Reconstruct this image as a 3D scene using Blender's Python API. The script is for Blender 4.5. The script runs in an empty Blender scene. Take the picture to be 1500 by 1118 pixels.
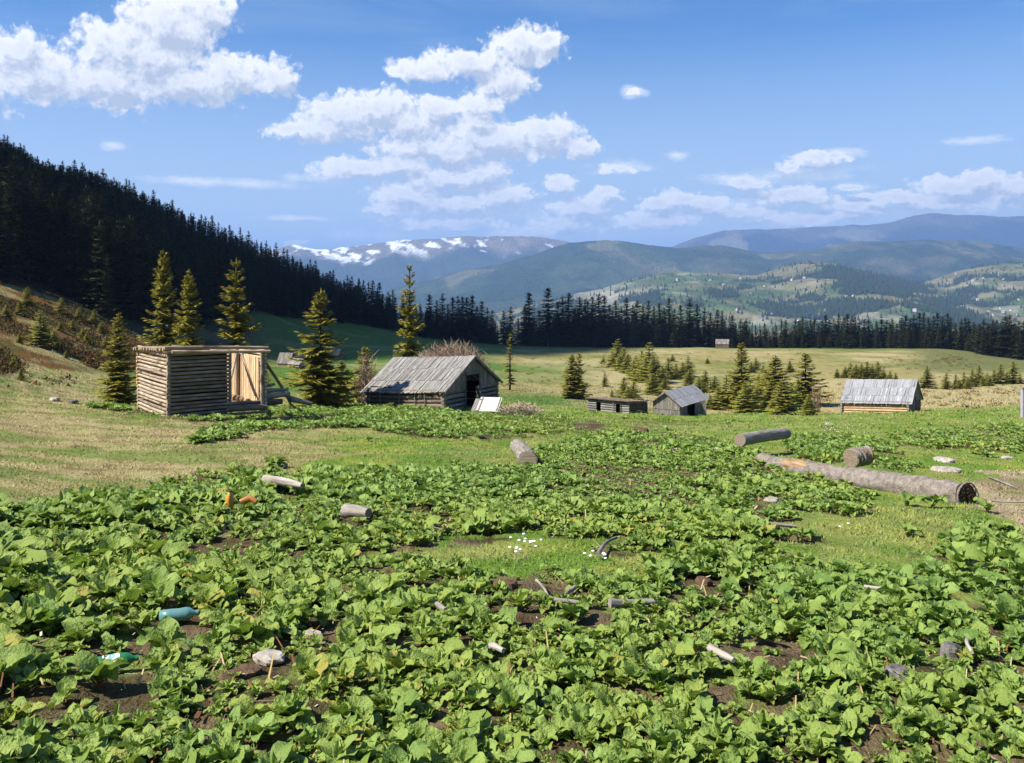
import bpy, math, random
import numpy as np

F = 1299.0            # focal length in photograph pixels (60 degree horizontal view)
HX, HY = 750.0, 420.0 # centre column and eye-level row
EYE = 1.7             # camera height; the ground under the camera is at z = 0
PI = math.pi
rng = np.random.default_rng(11)
random.seed(11)
scene = bpy.context.scene
COL = scene.collection

def at(px, py, Y):
    return np.array([(px - HX) / F * Y, Y, EYE - (py - HY) / F * Y])

# ------------------------------------------------------------------ noise
def _hash(ix, iy, seed):
    h = (ix.astype(np.int64) * 374761393 + iy.astype(np.int64) * 668265263 + seed * 974711) & 0x7fffffff
    h = ((h ^ (h >> 13)) * 1274126177) & 0x7fffffff
    h = (h ^ (h >> 16)) & 0x7fffffff
    return (h & 0xffff) / 65535.0

def vnoise(x, y, seed=0):
    x = np.asarray(x, float); y = np.asarray(y, float)
    ix = np.floor(x); iy = np.floor(y)
    fx = x - ix; fy = y - iy
    fx = fx * fx * (3 - 2 * fx); fy = fy * fy * (3 - 2 * fy)
    a = _hash(ix, iy, seed); b = _hash(ix + 1, iy, seed)
    c = _hash(ix, iy + 1, seed); d = _hash(ix + 1, iy + 1, seed)
    return (a * (1 - fx) + b * fx) * (1 - fy) + (c * (1 - fx) + d * fx) * fy

def fbm(x, y, octv=4, seed=0, gain=0.5):
    s = 0.0; a = 1.0; t = 0.0
    for i in range(octv):
        s = s + a * vnoise(x * 2 ** i + 17.3 * i, y * 2 ** i - 9.1 * i, seed + i)
        t += a; a *= gain
    return s / t

def ridged(x, y, octv=4, seed=0):
    s = 0.0; a = 1.0; t = 0.0
    for i in range(octv):
        s = s + a * (1 - np.abs(2 * vnoise(x * 2 ** i + 5.3 * i, y * 2 ** i + 3.7 * i, seed + i) - 1))
        t += a; a *= 0.5
    return s / t

def sstep(a, b, x):
    t = np.clip((x - a) / (b - a), 0, 1)
    return t * t * (3 - 2 * t)

# ------------------------------------------------------------------ terrain height
# columns of the ground: photo column -> (depth Y, z) ; heights measured from the eye, EYE added below
PROF = {
    -450: [(0, -1.55), (5, -1.75), (10, -2.0), (20, -2.3), (35, -1.5), (60, 2), (100, 12), (150, 28), (220, 50), (330, 85), (450, 92), (700, 60), (1200, -60), (2500, -240)],
    0:   [(0, -1.68), (5, -2.05), (10, -2.5), (20, -3.3), (30, -3.95), (38, -4.35), (46, -5.6), (58, -6.6), (72, -6.7), (85, -5.9), (110, -3.6), (140, 1.0), (160, 6), (200, 17), (300, 42), (400, 55), (460, 58), (700, 20), (1200, -90), (2500, -240)],
    90:  [(0, -1.7), (5, -2.1), (10, -2.6), (20, -3.5), (30, -4.1), (35, -4.5), (44, -6.0), (58, -7.4), (75, -8.0), (95, -7.0), (120, -4.8), (145, -1.0), (200, 12), (300, 33), (400, 46), (460, 49), (700, 10), (1200, -100), (2500, -240)],
    150: [(0, -1.7), (5, -2.13), (10, -2.65), (20, -3.55), (30, -4.2), (36, -4.8), (50, -7.2), (70, -8.6), (90, -9.2), (120, -8.0), (150, -4.2), (200, 6), (300, 24), (400, 38), (460, 40), (700, 0), (1200, -110), (2500, -240)],
    300: [(0, -1.7), (5, -2.15), (10, -2.7), (20, -3.65), (30, -4.45), (45, -6.3), (60, -8.0), (90, -11), (120, -12.5), (170, -13.2), (230, -9), (300, 1), (400, 17), (450, 19.5), (700, -20), (1200, -120), (2500, -240)],
    450: [(0, -1.7), (5, -2.17), (10, -2.7), (20, -3.7), (30, -4.6), (50, -6.75), (80, -10.3), (120, -13.6), (170, -15.2), (230, -16), (300, -15), (350, -12.5), (430, -1), (470, 1), (700, -50), (1200, -130), (2500, -240)],
    600: [(0, -1.7), (5, -2.18), (10, -2.7), (20, -3.7), (30, -4.6), (50, -6.75), (80, -10.0), (120, -12.6), (200, -15.6), (280, -18.0), (330, -19.9), (400, -22), (460, -25), (600, -55), (1000, -125), (2000, -200), (2500, -240)],
    750: [(0, -1.7), (5, -2.2), (10, -2.75), (20, -3.9), (30, -4.95), (50, -7.1), (75, -10.4), (100, -12.7), (120, -14.0), (160, -16.3), (200, -18.2), (280, -21), (350, -23.6), (400, -26), (460, -34), (600, -60), (1000, -130), (2000, -200), (2500, -240)],
    1000: [(0, -1.7), (5, -2.2), (10, -2.8), (20, -4.0), (30, -5.1), (50, -7.6), (73, -10.8), (85, -12.3), (100, -14.1), (130, -16.2), (160, -17.8), (200, -19.6), (300, -22.6), (360, -24.5), (400, -27), (460, -36), (600, -62), (1000, -130), (2000, -200), (2500, -240)],
    1250: [(0, -1.7), (5, -2.25), (10, -2.9), (16, -3.85), (22, -4.5), (30, -5.3), (50, -7.9), (70, -10.2), (83, -11.9), (100, -14.3), (115, -15.6), (135, -15.9), (160, -17.6), (200, -20), (280, -22.2), (360, -24.5), (400, -27.5), (460, -38), (600, -64), (1000, -130), (2000, -200), (2500, -240)],
    1400: [(0, -1.7), (5, -2.25), (10, -2.95), (16, -3.95), (22, -4.7), (30, -5.5), (50, -7.9), (70, -10.1), (80, -11.2), (100, -13.3), (130, -15.2), (150, -17), (175, -19.4), (220, -21.6), (280, -22.3), (340, -24.0), (400, -29), (460, -40), (600, -66), (1000, -130), (2000, -200), (2500, -240)],
    1500: [(0, -1.7), (5, -2.27), (10, -3.0), (16, -4.0), (22, -4.7), (30, -5.5), (50, -7.9), (70, -10.1), (80, -11.2), (100, -12.8), (125, -14.2), (150, -16.8), (180, -20), (220, -22.6), (300, -25.6), (340, -27.5), (400, -33), (460, -42), (600, -66), (1000, -130), (2000, -200), (2500, -240)],
    1950: [(0, -1.75), (5, -2.35), (10, -3.1), (22, -4.9), (50, -8), (80, -11), (125, -14), (180, -19), (300, -25), (460, -42), (600, -66), (1000, -130), (2000, -200), (2500, -240)],
}
LR0, LR1, NLR = math.log(2.5), math.log(40002.5), 420
_lr = np.linspace(LR0, LR1, NLR)
_rr = np.exp(_lr) - 2.5
_keys = sorted(PROF)
_th = [math.atan((k - HX) / F) for k in _keys]
_cols = []
for k, th in zip(_keys, _th):
    p = PROF[k]; c = math.cos(th)
    r = [q[0] / c for q in p] + [9000, 40000]; z = [q[1] for q in p] + [-260, -300]
    _cols.append(np.interp(np.log(np.array(_rr) + 2.5), np.log(np.array(r) + 2.5), z))
_back = np.interp(_rr, [0, 20, 60, 300, 900, 2500, 40000], [-1.7, -1.2, 1.5, 30, 70, -150, -300])
NT = 721
_tg = np.linspace(-PI, PI, NT)
_thx = [-PI, -2.2] + _th + [2.2, PI]
_cx = np.array([_back, _back] + _cols + [_back, _back])
_grid = np.empty((NT, NLR))
for j in range(NLR):
    _grid[:, j] = np.interp(_tg, _thx, _cx[:, j])
def _blur(a, n, ax):
    for _ in range(n):
        b = np.pad(a, [(1, 1) if i == ax else (0, 0) for i in range(2)], mode='edge')
        sl = lambda s: tuple(slice(s, s + a.shape[ax]) if i == ax else slice(None) for i in range(2))
        a = (b[sl(0)] + 2 * b[sl(1)] + b[sl(2)]) / 4
    return a
_grid = _blur(_blur(_grid, 10, 1), 14, 0)

def hgt(x, y):
    x = np.asarray(x, float); y = np.asarray(y, float)
    r = np.hypot(x, y); th = np.arctan2(x, y)
    fi = (th + PI) / (2 * PI) * (NT - 1); fj = (np.log(r + 2.5) - LR0) / (LR1 - LR0) * (NLR - 1)
    fi = np.clip(fi, 0, NT - 1.001); fj = np.clip(fj, 0, NLR - 1.001)
    i = fi.astype(int); j = fj.astype(int); u = fi - i; v = fj - j
    z = (_grid[i, j] * (1 - v) + _grid[i, j + 1] * v) * (1 - u) + (_grid[i + 1, j] * (1 - v) + _grid[i + 1, j + 1] * v) * u
    n1 = fbm(x / 1.3, y / 1.3, 3, 3) - 0.5
    n2 = fbm(x / 6.0, y / 6.0, 3, 7) - 0.5
    n3 = fbm(x / 35.0, y / 35.0, 3, 9) - 0.5
    z = z + n1 * (0.10 + .08 * sstep(14, 30, r)) * sstep(0.3, 5, r) + n2 * 0.36 * sstep(3, 25, r) + n3 * 1.6 * sstep(60, 160, r)
    z = z + (fbm(x / 900.0, y / 900.0, 3, 19) - 0.5) * 120 * sstep(700, 3000, r)
    return z + EYE

def hz(x, y):
    return float(hgt(np.array([x]), np.array([y]))[0])

_YS = np.exp(np.linspace(math.log(1.2), math.log(700), 900))
def hit(px, py, ymin=1.2):
    """first ground point seen through a photo pixel"""
    X = (px - HX) / F * _YS
    p = HY - (hgt(X, _YS) - EYE) * F / _YS
    idx = np.nonzero((p <= py) & (_YS >= ymin))[0]
    Y = _YS[idx[0]] if len(idx) else 600.0
    return np.array([(px - HX) / F * Y, Y, hz((px - HX) / F * Y, Y)])

def proj(x, y, z):
    y = np.maximum(y, 0.3)
    return HX + F * x / y, HY - F * (z - EYE) / y

# ------------------------------------------------------------------ mesh helpers
def mesh_np(name, V, T, attrs=None, smooth=False, mats=(), midx=None):
    """triangle or quad array mesh"""
    V = np.ascontiguousarray(V, np.float32); T = np.ascontiguousarray(T, np.int32)
    n = T.shape[1]
    me = bpy.data.meshes.new(name)
    me.vertices.add(len(V)); me.vertices.foreach_set('co', V.ravel())
    me.loops.add(T.size); me.loops.foreach_set('vertex_index', T.ravel())
    me.polygons.add(len(T))
    me.polygons.foreach_set('loop_start', np.arange(0, T.size, n, dtype=np.int32))
    me.polygons.foreach_set('loop_total', np.full(len(T), n, np.int32))
    if smooth:
        me.polygons.foreach_set('use_smooth', np.ones(len(T), bool))
    for m in mats: me.materials.append(m)
    if midx is not None:
        me.polygons.foreach_set('material_index', np.ascontiguousarray(midx, np.int32))
    for k, a in (attrs or {}).items():
        a = np.asarray(a, np.float32)
        if a.ndim == 1:
            at_ = me.attributes.new(k, 'FLOAT', 'POINT'); at_.data.foreach_set('value', a)
        else:
            at_ = me.attributes.new(k, 'FLOAT_VECTOR', 'POINT'); at_.data.foreach_set('vector', np.ascontiguousarray(a[:, :3]).ravel())
    me.update(calc_edges=True)
    return me

def link(name, me, parent=None):
    o = bpy.data.objects.new(name, me); COL.objects.link(o)
    if parent is not None: o.parent = parent
    return o

def tag(o, label=None, cat=None, group=None, kind=None):
    if label: o['label'] = label
    if cat: o['category'] = cat
    if group: o['group'] = group
    if kind: o['kind'] = kind
    return o

def empty(name, loc, label, cat, group=None, rz=0.0):
    o = bpy.data.objects.new(name, None); COL.objects.link(o)
    o.empty_display_size = 0.3
    o.location = [float(c) for c in loc]; o.rotation_euler = (0, 0, rz)
    return tag(o, label, cat, group)

def copy_tree(o, parent=None):
    c = o.copy(); COL.objects.link(c)
    if parent is not None: c.parent = parent
    for ch in list(o.children): copy_tree(ch, c)
    return c

def grid_faces(nu, nv, closed_u=False):
    i = np.arange(nu if closed_u else nu - 1); j = np.arange(nv - 1)
    I, J = np.meshgrid(i, j, indexing='ij')
    a = I * nv + J; b = ((I + 1) % nu) * nv + J
    return np.stack([a, b, b + 1, a + 1], -1).reshape(-1, 4)

class MB:
    """collects logs, boards and lumps; builds one mesh with grain coordinates"""
    def __init__(s): s.V = []; s.Q = []; s.W = []; s.R = []; s.n = 0; s.S = []
    def add(s, V, Q, W, r, smooth=True):
        V = np.asarray(V, float); Q = np.asarray(Q, int)
        s.V.append(V); s.Q.append(Q + s.n); s.W.append(np.asarray(W, float)); s.R.append(np.full(len(V), r)); s.n += len(V)
        s.S.append(np.full(len(Q), smooth, bool))
    def tube(s, pts, rad, seg=9, wob=0.05, capin=True, lump=0.0):
        pts = np.asarray(pts, float); k = len(pts)
        rad = np.broadcast_to(np.asarray(rad, float), (k,)).copy()
        d = np.gradient(pts, axis=0); d /= np.linalg.norm(d, axis=1)[:, None]
        ref = np.array([0, 0, 1.0]) if abs(d[0][2]) < 0.9 else np.array([1.0, 0, 0])
        a = np.cross(d, ref); a /= np.linalg.norm(a, axis=1)[:, None]; b = np.cross(a, d)
        th = np.arange(seg) / seg * 2 * PI
        ph = random.random() * 50
        R = rad[:, None] * (1 + wob * 2 * (vnoise(np.add.outer(np.arange(k) * 0.9, np.cos(th) * 1.5) + ph, np.add.outer(np.zeros(k), np.sin(th) * 1.5) + ph, 5) - 0.5))
        if lump: R *= 1 + lump * (np.random.default_rng(int(ph * 100)).random(R.shape) - 0.5)
        V = pts[:, None, :] + R[:, :, None] * (np.cos(th)[None, :, None] * a[:, None, :] + np.sin(th)[None, :, None] * b[:, None, :])
        ln = np.concatenate([[0], np.cumsum(np.linalg.norm(np.diff(pts, axis=0), axis=1))])
        r = random.random()
        W = np.stack(np.broadcast_arrays(ln[:, None] + r * 40, (th / (2 * PI) * rad.mean() * 6.28)[None, :], np.full((k, seg), 0.0)), -1)
        Q = []
        for i in range(k - 1):
            for j in range(seg):
                j2 = (j + 1) % seg
                Q.append((i * seg + j, i * seg + j2, (i + 1) * seg + j2, (i + 1) * seg + j))
        s.add(V.reshape(-1, 3), Q, W.reshape(-1, 3), r)
        # end caps: fans with own vertices, z of the grain vector marks end wood
        for e, sg in ((0, 1), (k - 1, -1)):
            c = pts[e] - d[e] * 0 
            ring = V[e]; VV = np.vstack([ring, c[None]])
            WW = np.column_stack([np.cos(th) * rad[e], np.sin(th) * rad[e], np.ones(seg)]); WW = np.vstack([WW, [[0, 0, 1]]])
            QQ = [(j, seg, seg, (j + 1) % seg) for j in range(seg)]
            QQ = [(seg, (j + 1) % seg, j, j) if sg > 0 else (seg, j, (j + 1) % seg, (j + 1) % seg) for j in range(seg)]
            s.add(VV, QQ, WW, r, False)
    def log(s, p, q, r0, r1=None, n=6, bend=0.02, seg=9, wob=0.05, lump=0.0):
        p = np.asarray(p, float); q = np.asarray(q, float); r1 = r0 if r1 is None else r1
        t = np.linspace(0, 1, n); L = np.linalg.norm(q - p)
        pts = p + (q - p) * t[:, None]
        off = np.array([random.uniform(-1, 1), random.uniform(-1, 1), random.uniform(-1, 1)]) * bend * L
        pts = pts + np.sin(t * PI)[:, None] * off
        s.tube(pts, r0 + (r1 - r0) * t, seg, wob, lump=lump)
    def box(s, o, a, b, c, jit=0.0):
        """board from corner o with edge vectors a (grain), b, c"""
        o = np.asarray(o, float); a = np.asarray(a, float); b = np.asarray(b, float); c = np.asarray(c, float)
        r = random.random(); la, lb, lc = (np.linalg.norm(v) for v in (a, b, c))
        P = {}
        for i in (0, 1):
            for j in (0, 1):
                for k in (0, 1):
                    P[i, j, k] = o + a * i + b * j + c * k + (np.array([random.uniform(-jit, jit) for _ in range(3)]) if jit else 0)
        for f, w in ((((0,0,0),(1,0,0),(1,1,0),(0,1,0)), 'ab'), (((0,0,1),(0,1,1),(1,1,1),(1,0,1)), 'ab'),
                     (((0,0,0),(0,0,1),(1,0,1),(1,0,0)), 'ac'), (((0,1,0),(1,1,0),(1,1,1),(0,1,1)), 'ac'),
                     (((0,0,0),(0,1,0),(0,1,1),(0,0,1)), 'bc'), (((1,0,0),(1,0,1),(1,1,1),(1,1,0)), 'bc')):
            V = [P[x] for x in f]
            if w == 'ab': W = [(x[0] * la + r * 40, x[1] * lb, 0) for x in f]
            elif w == 'ac': W = [(x[0] * la + r * 40, x[2] * lc, 0) for x in f]
            else: W = [(x[1] * lb, x[2] * lc, 1) for x in f]
            if np.dot(np.cross(a, b), c) > 0: V, W = V[::-1], W[::-1]
            s.add(V, [(0, 1, 2, 3)], W, r, False)
    def lumpy(s, c, rad, n=3, amp=0.25, seed=0):
        """rough stone: displaced sphere grid"""
        nu, nv = 14, 9
        th = np.arange(nu) / nu * 2 * PI; ph = np.linspace(-PI / 2, PI / 2, nv)
        T, P_ = np.meshgrid(th, ph, indexing='ij')
        D = np.stack([np.cos(P_) * np.cos(T), np.cos(P_) * np.sin(T), np.sin(P_)], -1)
        k = 1 + amp * 2 * (fbm(D[..., 0] * 1.7 + D[..., 2] * 1.1 + seed * 3.1, D[..., 1] * 1.7 - D[..., 2] * 0.9 + seed, 3, seed) - 0.5)
        D = np.sign(D) * np.abs(D) ** 0.62
        V = np.asarray(c, float) + D * k[..., None] * np.asarray(rad, float)
        s.add(V.reshape(-1, 3), grid_faces(nu, nv, True)[:, ::-1], (D * 1.0).reshape(-1, 3), random.random(), False)
    def build(s, name, mat, parent=None):
        V = np.vstack(s.V); Q = np.vstack(s.Q)
        if parent is not None: V = V - np.array(parent.location)
        S = np.concatenate(s.S)
        me = bpy.data.meshes.new(name)
        tri = Q[:, 2] == Q[:, 3]
        sizes = np.where(tri, 3, 4)
        keep = np.ones(Q.shape, bool); keep[tri, 3] = False
        loops = Q[keep]
        me.vertices.add(len(V)); me.vertices.foreach_set('co', V.astype(np.float32).ravel())
        me.loops.add(len(loops)); me.loops.foreach_set('vertex_index', loops.astype(np.int32))
        me.polygons.add(len(Q))
        st = np.concatenate([[0], np.cumsum(sizes)[:-1]]).astype(np.int32)
        me.polygons.foreach_set('loop_start', st); me.polygons.foreach_set('loop_total', sizes.astype(np.int32))
        me.polygons.foreach_set('use_smooth', S)
        w = me.attributes.new('grain', 'FLOAT_VECTOR', 'POINT'); w.data.foreach_set('vector', np.vstack(s.W).astype(np.float32).ravel())
        w = me.attributes.new('rnd', 'FLOAT', 'POINT'); w.data.foreach_set('value', np.concatenate(s.R).astype(np.float32))
        me.materials.append(mat)
        me.update(calc_edges=True); me.validate()
        return link(name, me, parent)

# ------------------------------------------------------------------ materials
class NT_:
    def __init__(s, name, tree=None):
        if tree is None:
            s.m = bpy.data.materials.new(name); s.m.use_nodes = True; s.t = s.m.node_tree
            s.t.nodes.clear()
        else: s.t = tree
    def n(s, typ, ins=None, **kw):
        nd = s.t.nodes.new(typ)
        for k, v in kw.items(): setattr(nd, k, v)
        for k, v in (ins or {}).items(): s.put(nd.inputs[k], v)
        return nd
    def put(s, sock, v):
        if isinstance(v, bpy.types.NodeSocket): s.t.links.new(v, sock)
        elif isinstance(v, bpy.types.Node): s.t.links.new(v.outputs[0], sock)
        else:
            if hasattr(sock.default_value, '__len__'):
                if not hasattr(v, '__len__'): v = (v,) * len(sock.default_value)
                if len(sock.default_value) == 4 and len(v) == 3: v = (*v, 1.0)
            sock.default_value = v
    def math(s, op, a, b=0.0, c=0.0, clamp=False):
        nd = s.t.nodes.new('ShaderNodeMath'); nd.operation = op; nd.use_clamp = clamp
        s.put(nd.inputs[0], a); s.put(nd.inputs[1], b); s.put(nd.inputs[2], c); return nd.outputs[0]
    def vm(s, op, a, b=(0, 0, 0), c=(0, 0, 0)):
        nd = s.t.nodes.new('ShaderNodeVectorMath'); nd.operation = op
        s.put(nd.inputs[0], a); s.put(nd.inputs[1], b)
        if op == 'MULTIPLY_ADD': s.put(nd.inputs[2], c)
        return nd.outputs['Value'] if op in ('LENGTH', 'DOT_PRODUCT', 'DISTANCE') else nd.outputs[0]
    def mix(s, f, a, b, typ='MIX'):
        nd = s.t.nodes.new('ShaderNodeMix'); nd.data_type = 'RGBA'; nd.blend_type = typ
        s.put(nd.inputs[0], f); s.put(nd.inputs[6], a); s.put(nd.inputs[7], b); return nd.outputs[2]
    def noise(s, vec, scale, detail=4, rough=0.5, dist=0.0):
        nd = s.n('ShaderNodeTexNoise', {'Scale': scale, 'Detail': detail, 'Roughness': rough, 'Distortion': dist})
        if vec is not None: s.put(nd.inputs['Vector'], vec)
        return nd.outputs[0]
    def attr(s, name, out='Fac'):
        nd = s.t.nodes.new('ShaderNodeAttribute'); nd.attribute_name = name; return nd.outputs[out]
    def range(s, v, a, b, c=0.0, d=1.0):
        nd = s.n('ShaderNodeMapRange', {0: v, 1: a, 2: b, 3: c, 4: d}); return nd.outputs[0]
    def bump(s, h, strength=0.5, dist=0.02):
        return s.n('ShaderNodeBump', {'Height': h, 'Strength': strength, 'Distance': dist}).outputs[0]
    def pos(s): return s.n('ShaderNodeNewGeometry').outputs['Position']
    def out(s, col, rough=0.9, normal=None, spec=0.2, trans=None, tw=0.3):
        p = s.n('ShaderNodeBsdfPrincipled', {'Base Color': col, 'Roughness': rough, 'Specular IOR Level': spec})
        if normal is not None: s.put(p.inputs['Normal'], normal)
        sh = p.outputs[0]
        if trans is not None:
            tr = s.n('ShaderNodeBsdfTranslucent', {'Color': trans})
            if normal is not None: s.put(tr.inputs['Normal'], normal)
            mx = s.n('ShaderNodeMixShader', {0: tw}); s.put(mx.inputs[1], sh); s.put(mx.inputs[2], tr.outputs[0]); sh = mx.outputs[0]
        o = s.n('ShaderNodeOutputMaterial'); s.put(o.inputs[0], sh); return s.m

def wood(name, base, dark, end, scale=1.0, patch=None, patchcol=None, rough=0.85, bump=0.6, tv=.55):
    """weathered wood: grain along the piece, cracks, per-piece tone, paler end wood"""
    t = NT_(name)
    g = t.attr('grain', 'Vector'); r = t.attr('rnd')
    gs = t.vm('MULTIPLY', g, (2.2 * scale, 26 * scale, 1))
    n1 = t.noise(gs, 1.0, 5, 0.6)
    n2 = t.noise(t.vm('MULTIPLY', g, (1.2, 5, 1)), 1.3, 4, 0.6)
    tone = t.math('ADD', t.math('MULTIPLY', r, tv), .955 - tv * .5)
    c = t.mix(t.range(n1, 0.34, 0.62), dark, base)
    c = t.mix(t.range(n2, 0.42, 0.7), c, t.mix(0.5, c, dark))
    if patchcol is not None:
        n3 = t.noise(t.vm('MULTIPLY', t.vm('ADD', g, t.n('ShaderNodeCombineXYZ', {0: t.math('MULTIPLY', r, 31.0)}).outputs[0]), (0.9, 2.4, 1)), 1.0, 3, 0.5)
        c = t.mix(t.range(n3, patch, patch + 0.08), c, patchcol)
    endf = t.n('ShaderNodeSeparateXYZ', {0: g}).outputs[2]
    rings = t.n('ShaderNodeTexWave', {'Vector': g, 'Scale': 14, 'Distortion': 2.0}, wave_type='RINGS', rings_direction='Z').outputs[1]
    c = t.mix(t.math('GREATER_THAN', endf, 0.5), c, t.mix(t.math('MULTIPLY', rings, 0.5), end, dark))
    cc = t.n('ShaderNodeHueSaturation', {'Value': tone, 'Color': c}).outputs[0]
    return t.out(cc, rough, t.bump(t.math('ADD', n1, t.math('MULTIPLY', n2, 0.6)), bump, 0.02), 0.15)
# ------------------------------------------------------------------ where things grow (outlines lie on the ground)
def inpoly(px, py, poly):
    ins = np.zeros(px.shape, bool)
    n = len(poly)
    for i in range(n):
        x1, y1 = poly[i]; x2, y2 = poly[(i + 1) % n]
        c = (y1 > py) != (y2 > py)
        with np.errstate(divide='ignore', invalid='ignore'):
            ins ^= c & (px < (x2 - x1) * (py - y1) / (y2 - y1 + 1e-12) + x1)
    return ins

DOCK = [
    [(-500, 765), (-100, 760), (0, 752), (60, 742), (130, 730), (215, 712), (290, 702), (400, 696), (560, 698), (640, 696), (700, 684), (760, 674), (790, 660),
     (860, 640), (960, 632), (1010, 636), (1085, 650), (1110, 674), (1190, 690), (1255, 700), (1268, 736), (1262, 756), (1180, 764), (1090, 776), (990, 786), (940, 792),
     (880, 780), (800, 784), (700, 790), (600, 797), (525, 800), (515, 842), (640, 846), (760, 842), (880, 848), (960, 822), (1060, 816), (1180, 830), (1290, 834), (1330, 838), (1320, 872),
     (1400, 884), (1460, 868), (1500, 850), (1700, 850), (2100, 880), (2100, 2400), (-600, 2400), (-600, 740)],
    [(120, 594), (200, 600), (250, 611), (330, 606), (385, 604), (392, 592), (450, 588), (520, 587), (600, 591), (690, 599), (770, 598), (835, 608), (845, 622), (820, 638), (740, 640), (640, 641), (560, 634),
     (430, 628), (375, 630), (350, 645), (300, 646), (292, 634), (330, 622), (262, 616), (130, 602)],
    [(1160, 645), (1230, 636), (1320, 655), (1290, 672), (1230, 680), (1165, 664)],
    [(1200, 622), (1260, 628), (1250, 636), (1205, 632)],
    [(1310, 640), (1400, 628), (1480, 624), (1560, 622), (1700, 640), (1700, 668), (1480, 666), (1400, 660), (1330, 656)],
    [(1285, 662), (1340, 668), (1370, 684), (1330, 690), (1280, 680)],
    [(900, 604), (960, 612), (1040, 606), (1130, 602), (1230, 606), (1340, 602), (1400, 600), (1510, 603), (1500, 610), (1340, 612), (1180, 616), (1060, 622), (960, 626), (880, 616)],
    [(1372, 800), (1420, 790), (1480, 796), (1520, 822), (1500, 846), (1430, 850), (1376, 838)],
    [(880, 648), (830, 640), (780, 620), (860, 604), (900, 618)],
]
DOCKDENS = [1.0, 1.0, 0.8, 0.5, 0.9, 0.6, 0.45, 1.0, 0.25]
GAPS = [  # bare soil or turf inside the dock carpet: centre, half size
    (205, 930, 44, 18), (120, 972, 46, 12), (160, 822, 46, 12), (345, 978, 34, 14), (805, 862, 60, 16), (1185, 935, 52, 26), (1010, 855, 20, 9),
    (740, 922, 36, 16), (1330, 860, 70, 16), (1440, 935, 24, 20), (520, 915, 36, 16), (455, 890, 42, 12), (905, 893, 48, 8), (985, 730, 40, 6), (700, 715, 34, 4), (960, 652, 40, 4),
    (1080, 985, 40, 14), (690, 800, 40, 5), (860, 625, 26, 8), (1130, 745, 26, 7), (310, 905, 26, 8), (1395, 880, 50, 12), (640, 975, 22, 10),
]
def warp(x, y, px, py):
    """irregular edges for the outlines, in photo pixels, coarser towards the camera"""
    Y = np.maximum(y, 1)
    a = (fbm(x * 0.9, y * 0.9, 4, 31) - 0.5) * 1.5 * F / Y
    b = (fbm(x * 0.9, y * 0.9, 4, 47) - 0.5) * 1.5 * F / Y * np.clip(4.0 / Y + 0.12, 0, 0.5)
    return px + np.clip(a, -90, 90), py + np.clip(b, -32, 32)

def dock_mask(x, y):
    z = hgt(x, y); px, py = proj(x, y, z)
    wx, wy = warp(x, y, px, py)
    m = np.zeros(x.shape)
    front = y > 1.0
    for P, d in zip(DOCK, DOCKDENS):
        m = np.maximum(m, np.where(inpoly(wx, wy, P) & front, d, 0))
    m = np.where((y <= 1.6) & (np.abs(x) < 14) & (y > -8), 1.0, m)
    for gx, gy, a, b in GAPS:
        e = ((wx - gx) / a) ** 2 + ((wy - gy) / b) ** 2
        m = m * np.where(front, .04 + .96 * sstep(0.6, 1.4, e), 1)
    # patchiness
    pt = fbm(x * 0.55, y * 0.55, 3, 77)
    lo = np.interp(np.hypot(x, y), [5, 9], [.75, .5])
    m = m * (lo + (1 - lo) * sstep(0.36, 0.48, pt))
    return m, px, py, wx, wy

HEATH = [(-900, 250), (-200, 330), (0, 402), (60, 430), (150, 468), (215, 500), (225, 530), (170, 545), (120, 545), (60, 538), (0, 548), (-200, 570), (-900, 600)]

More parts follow.
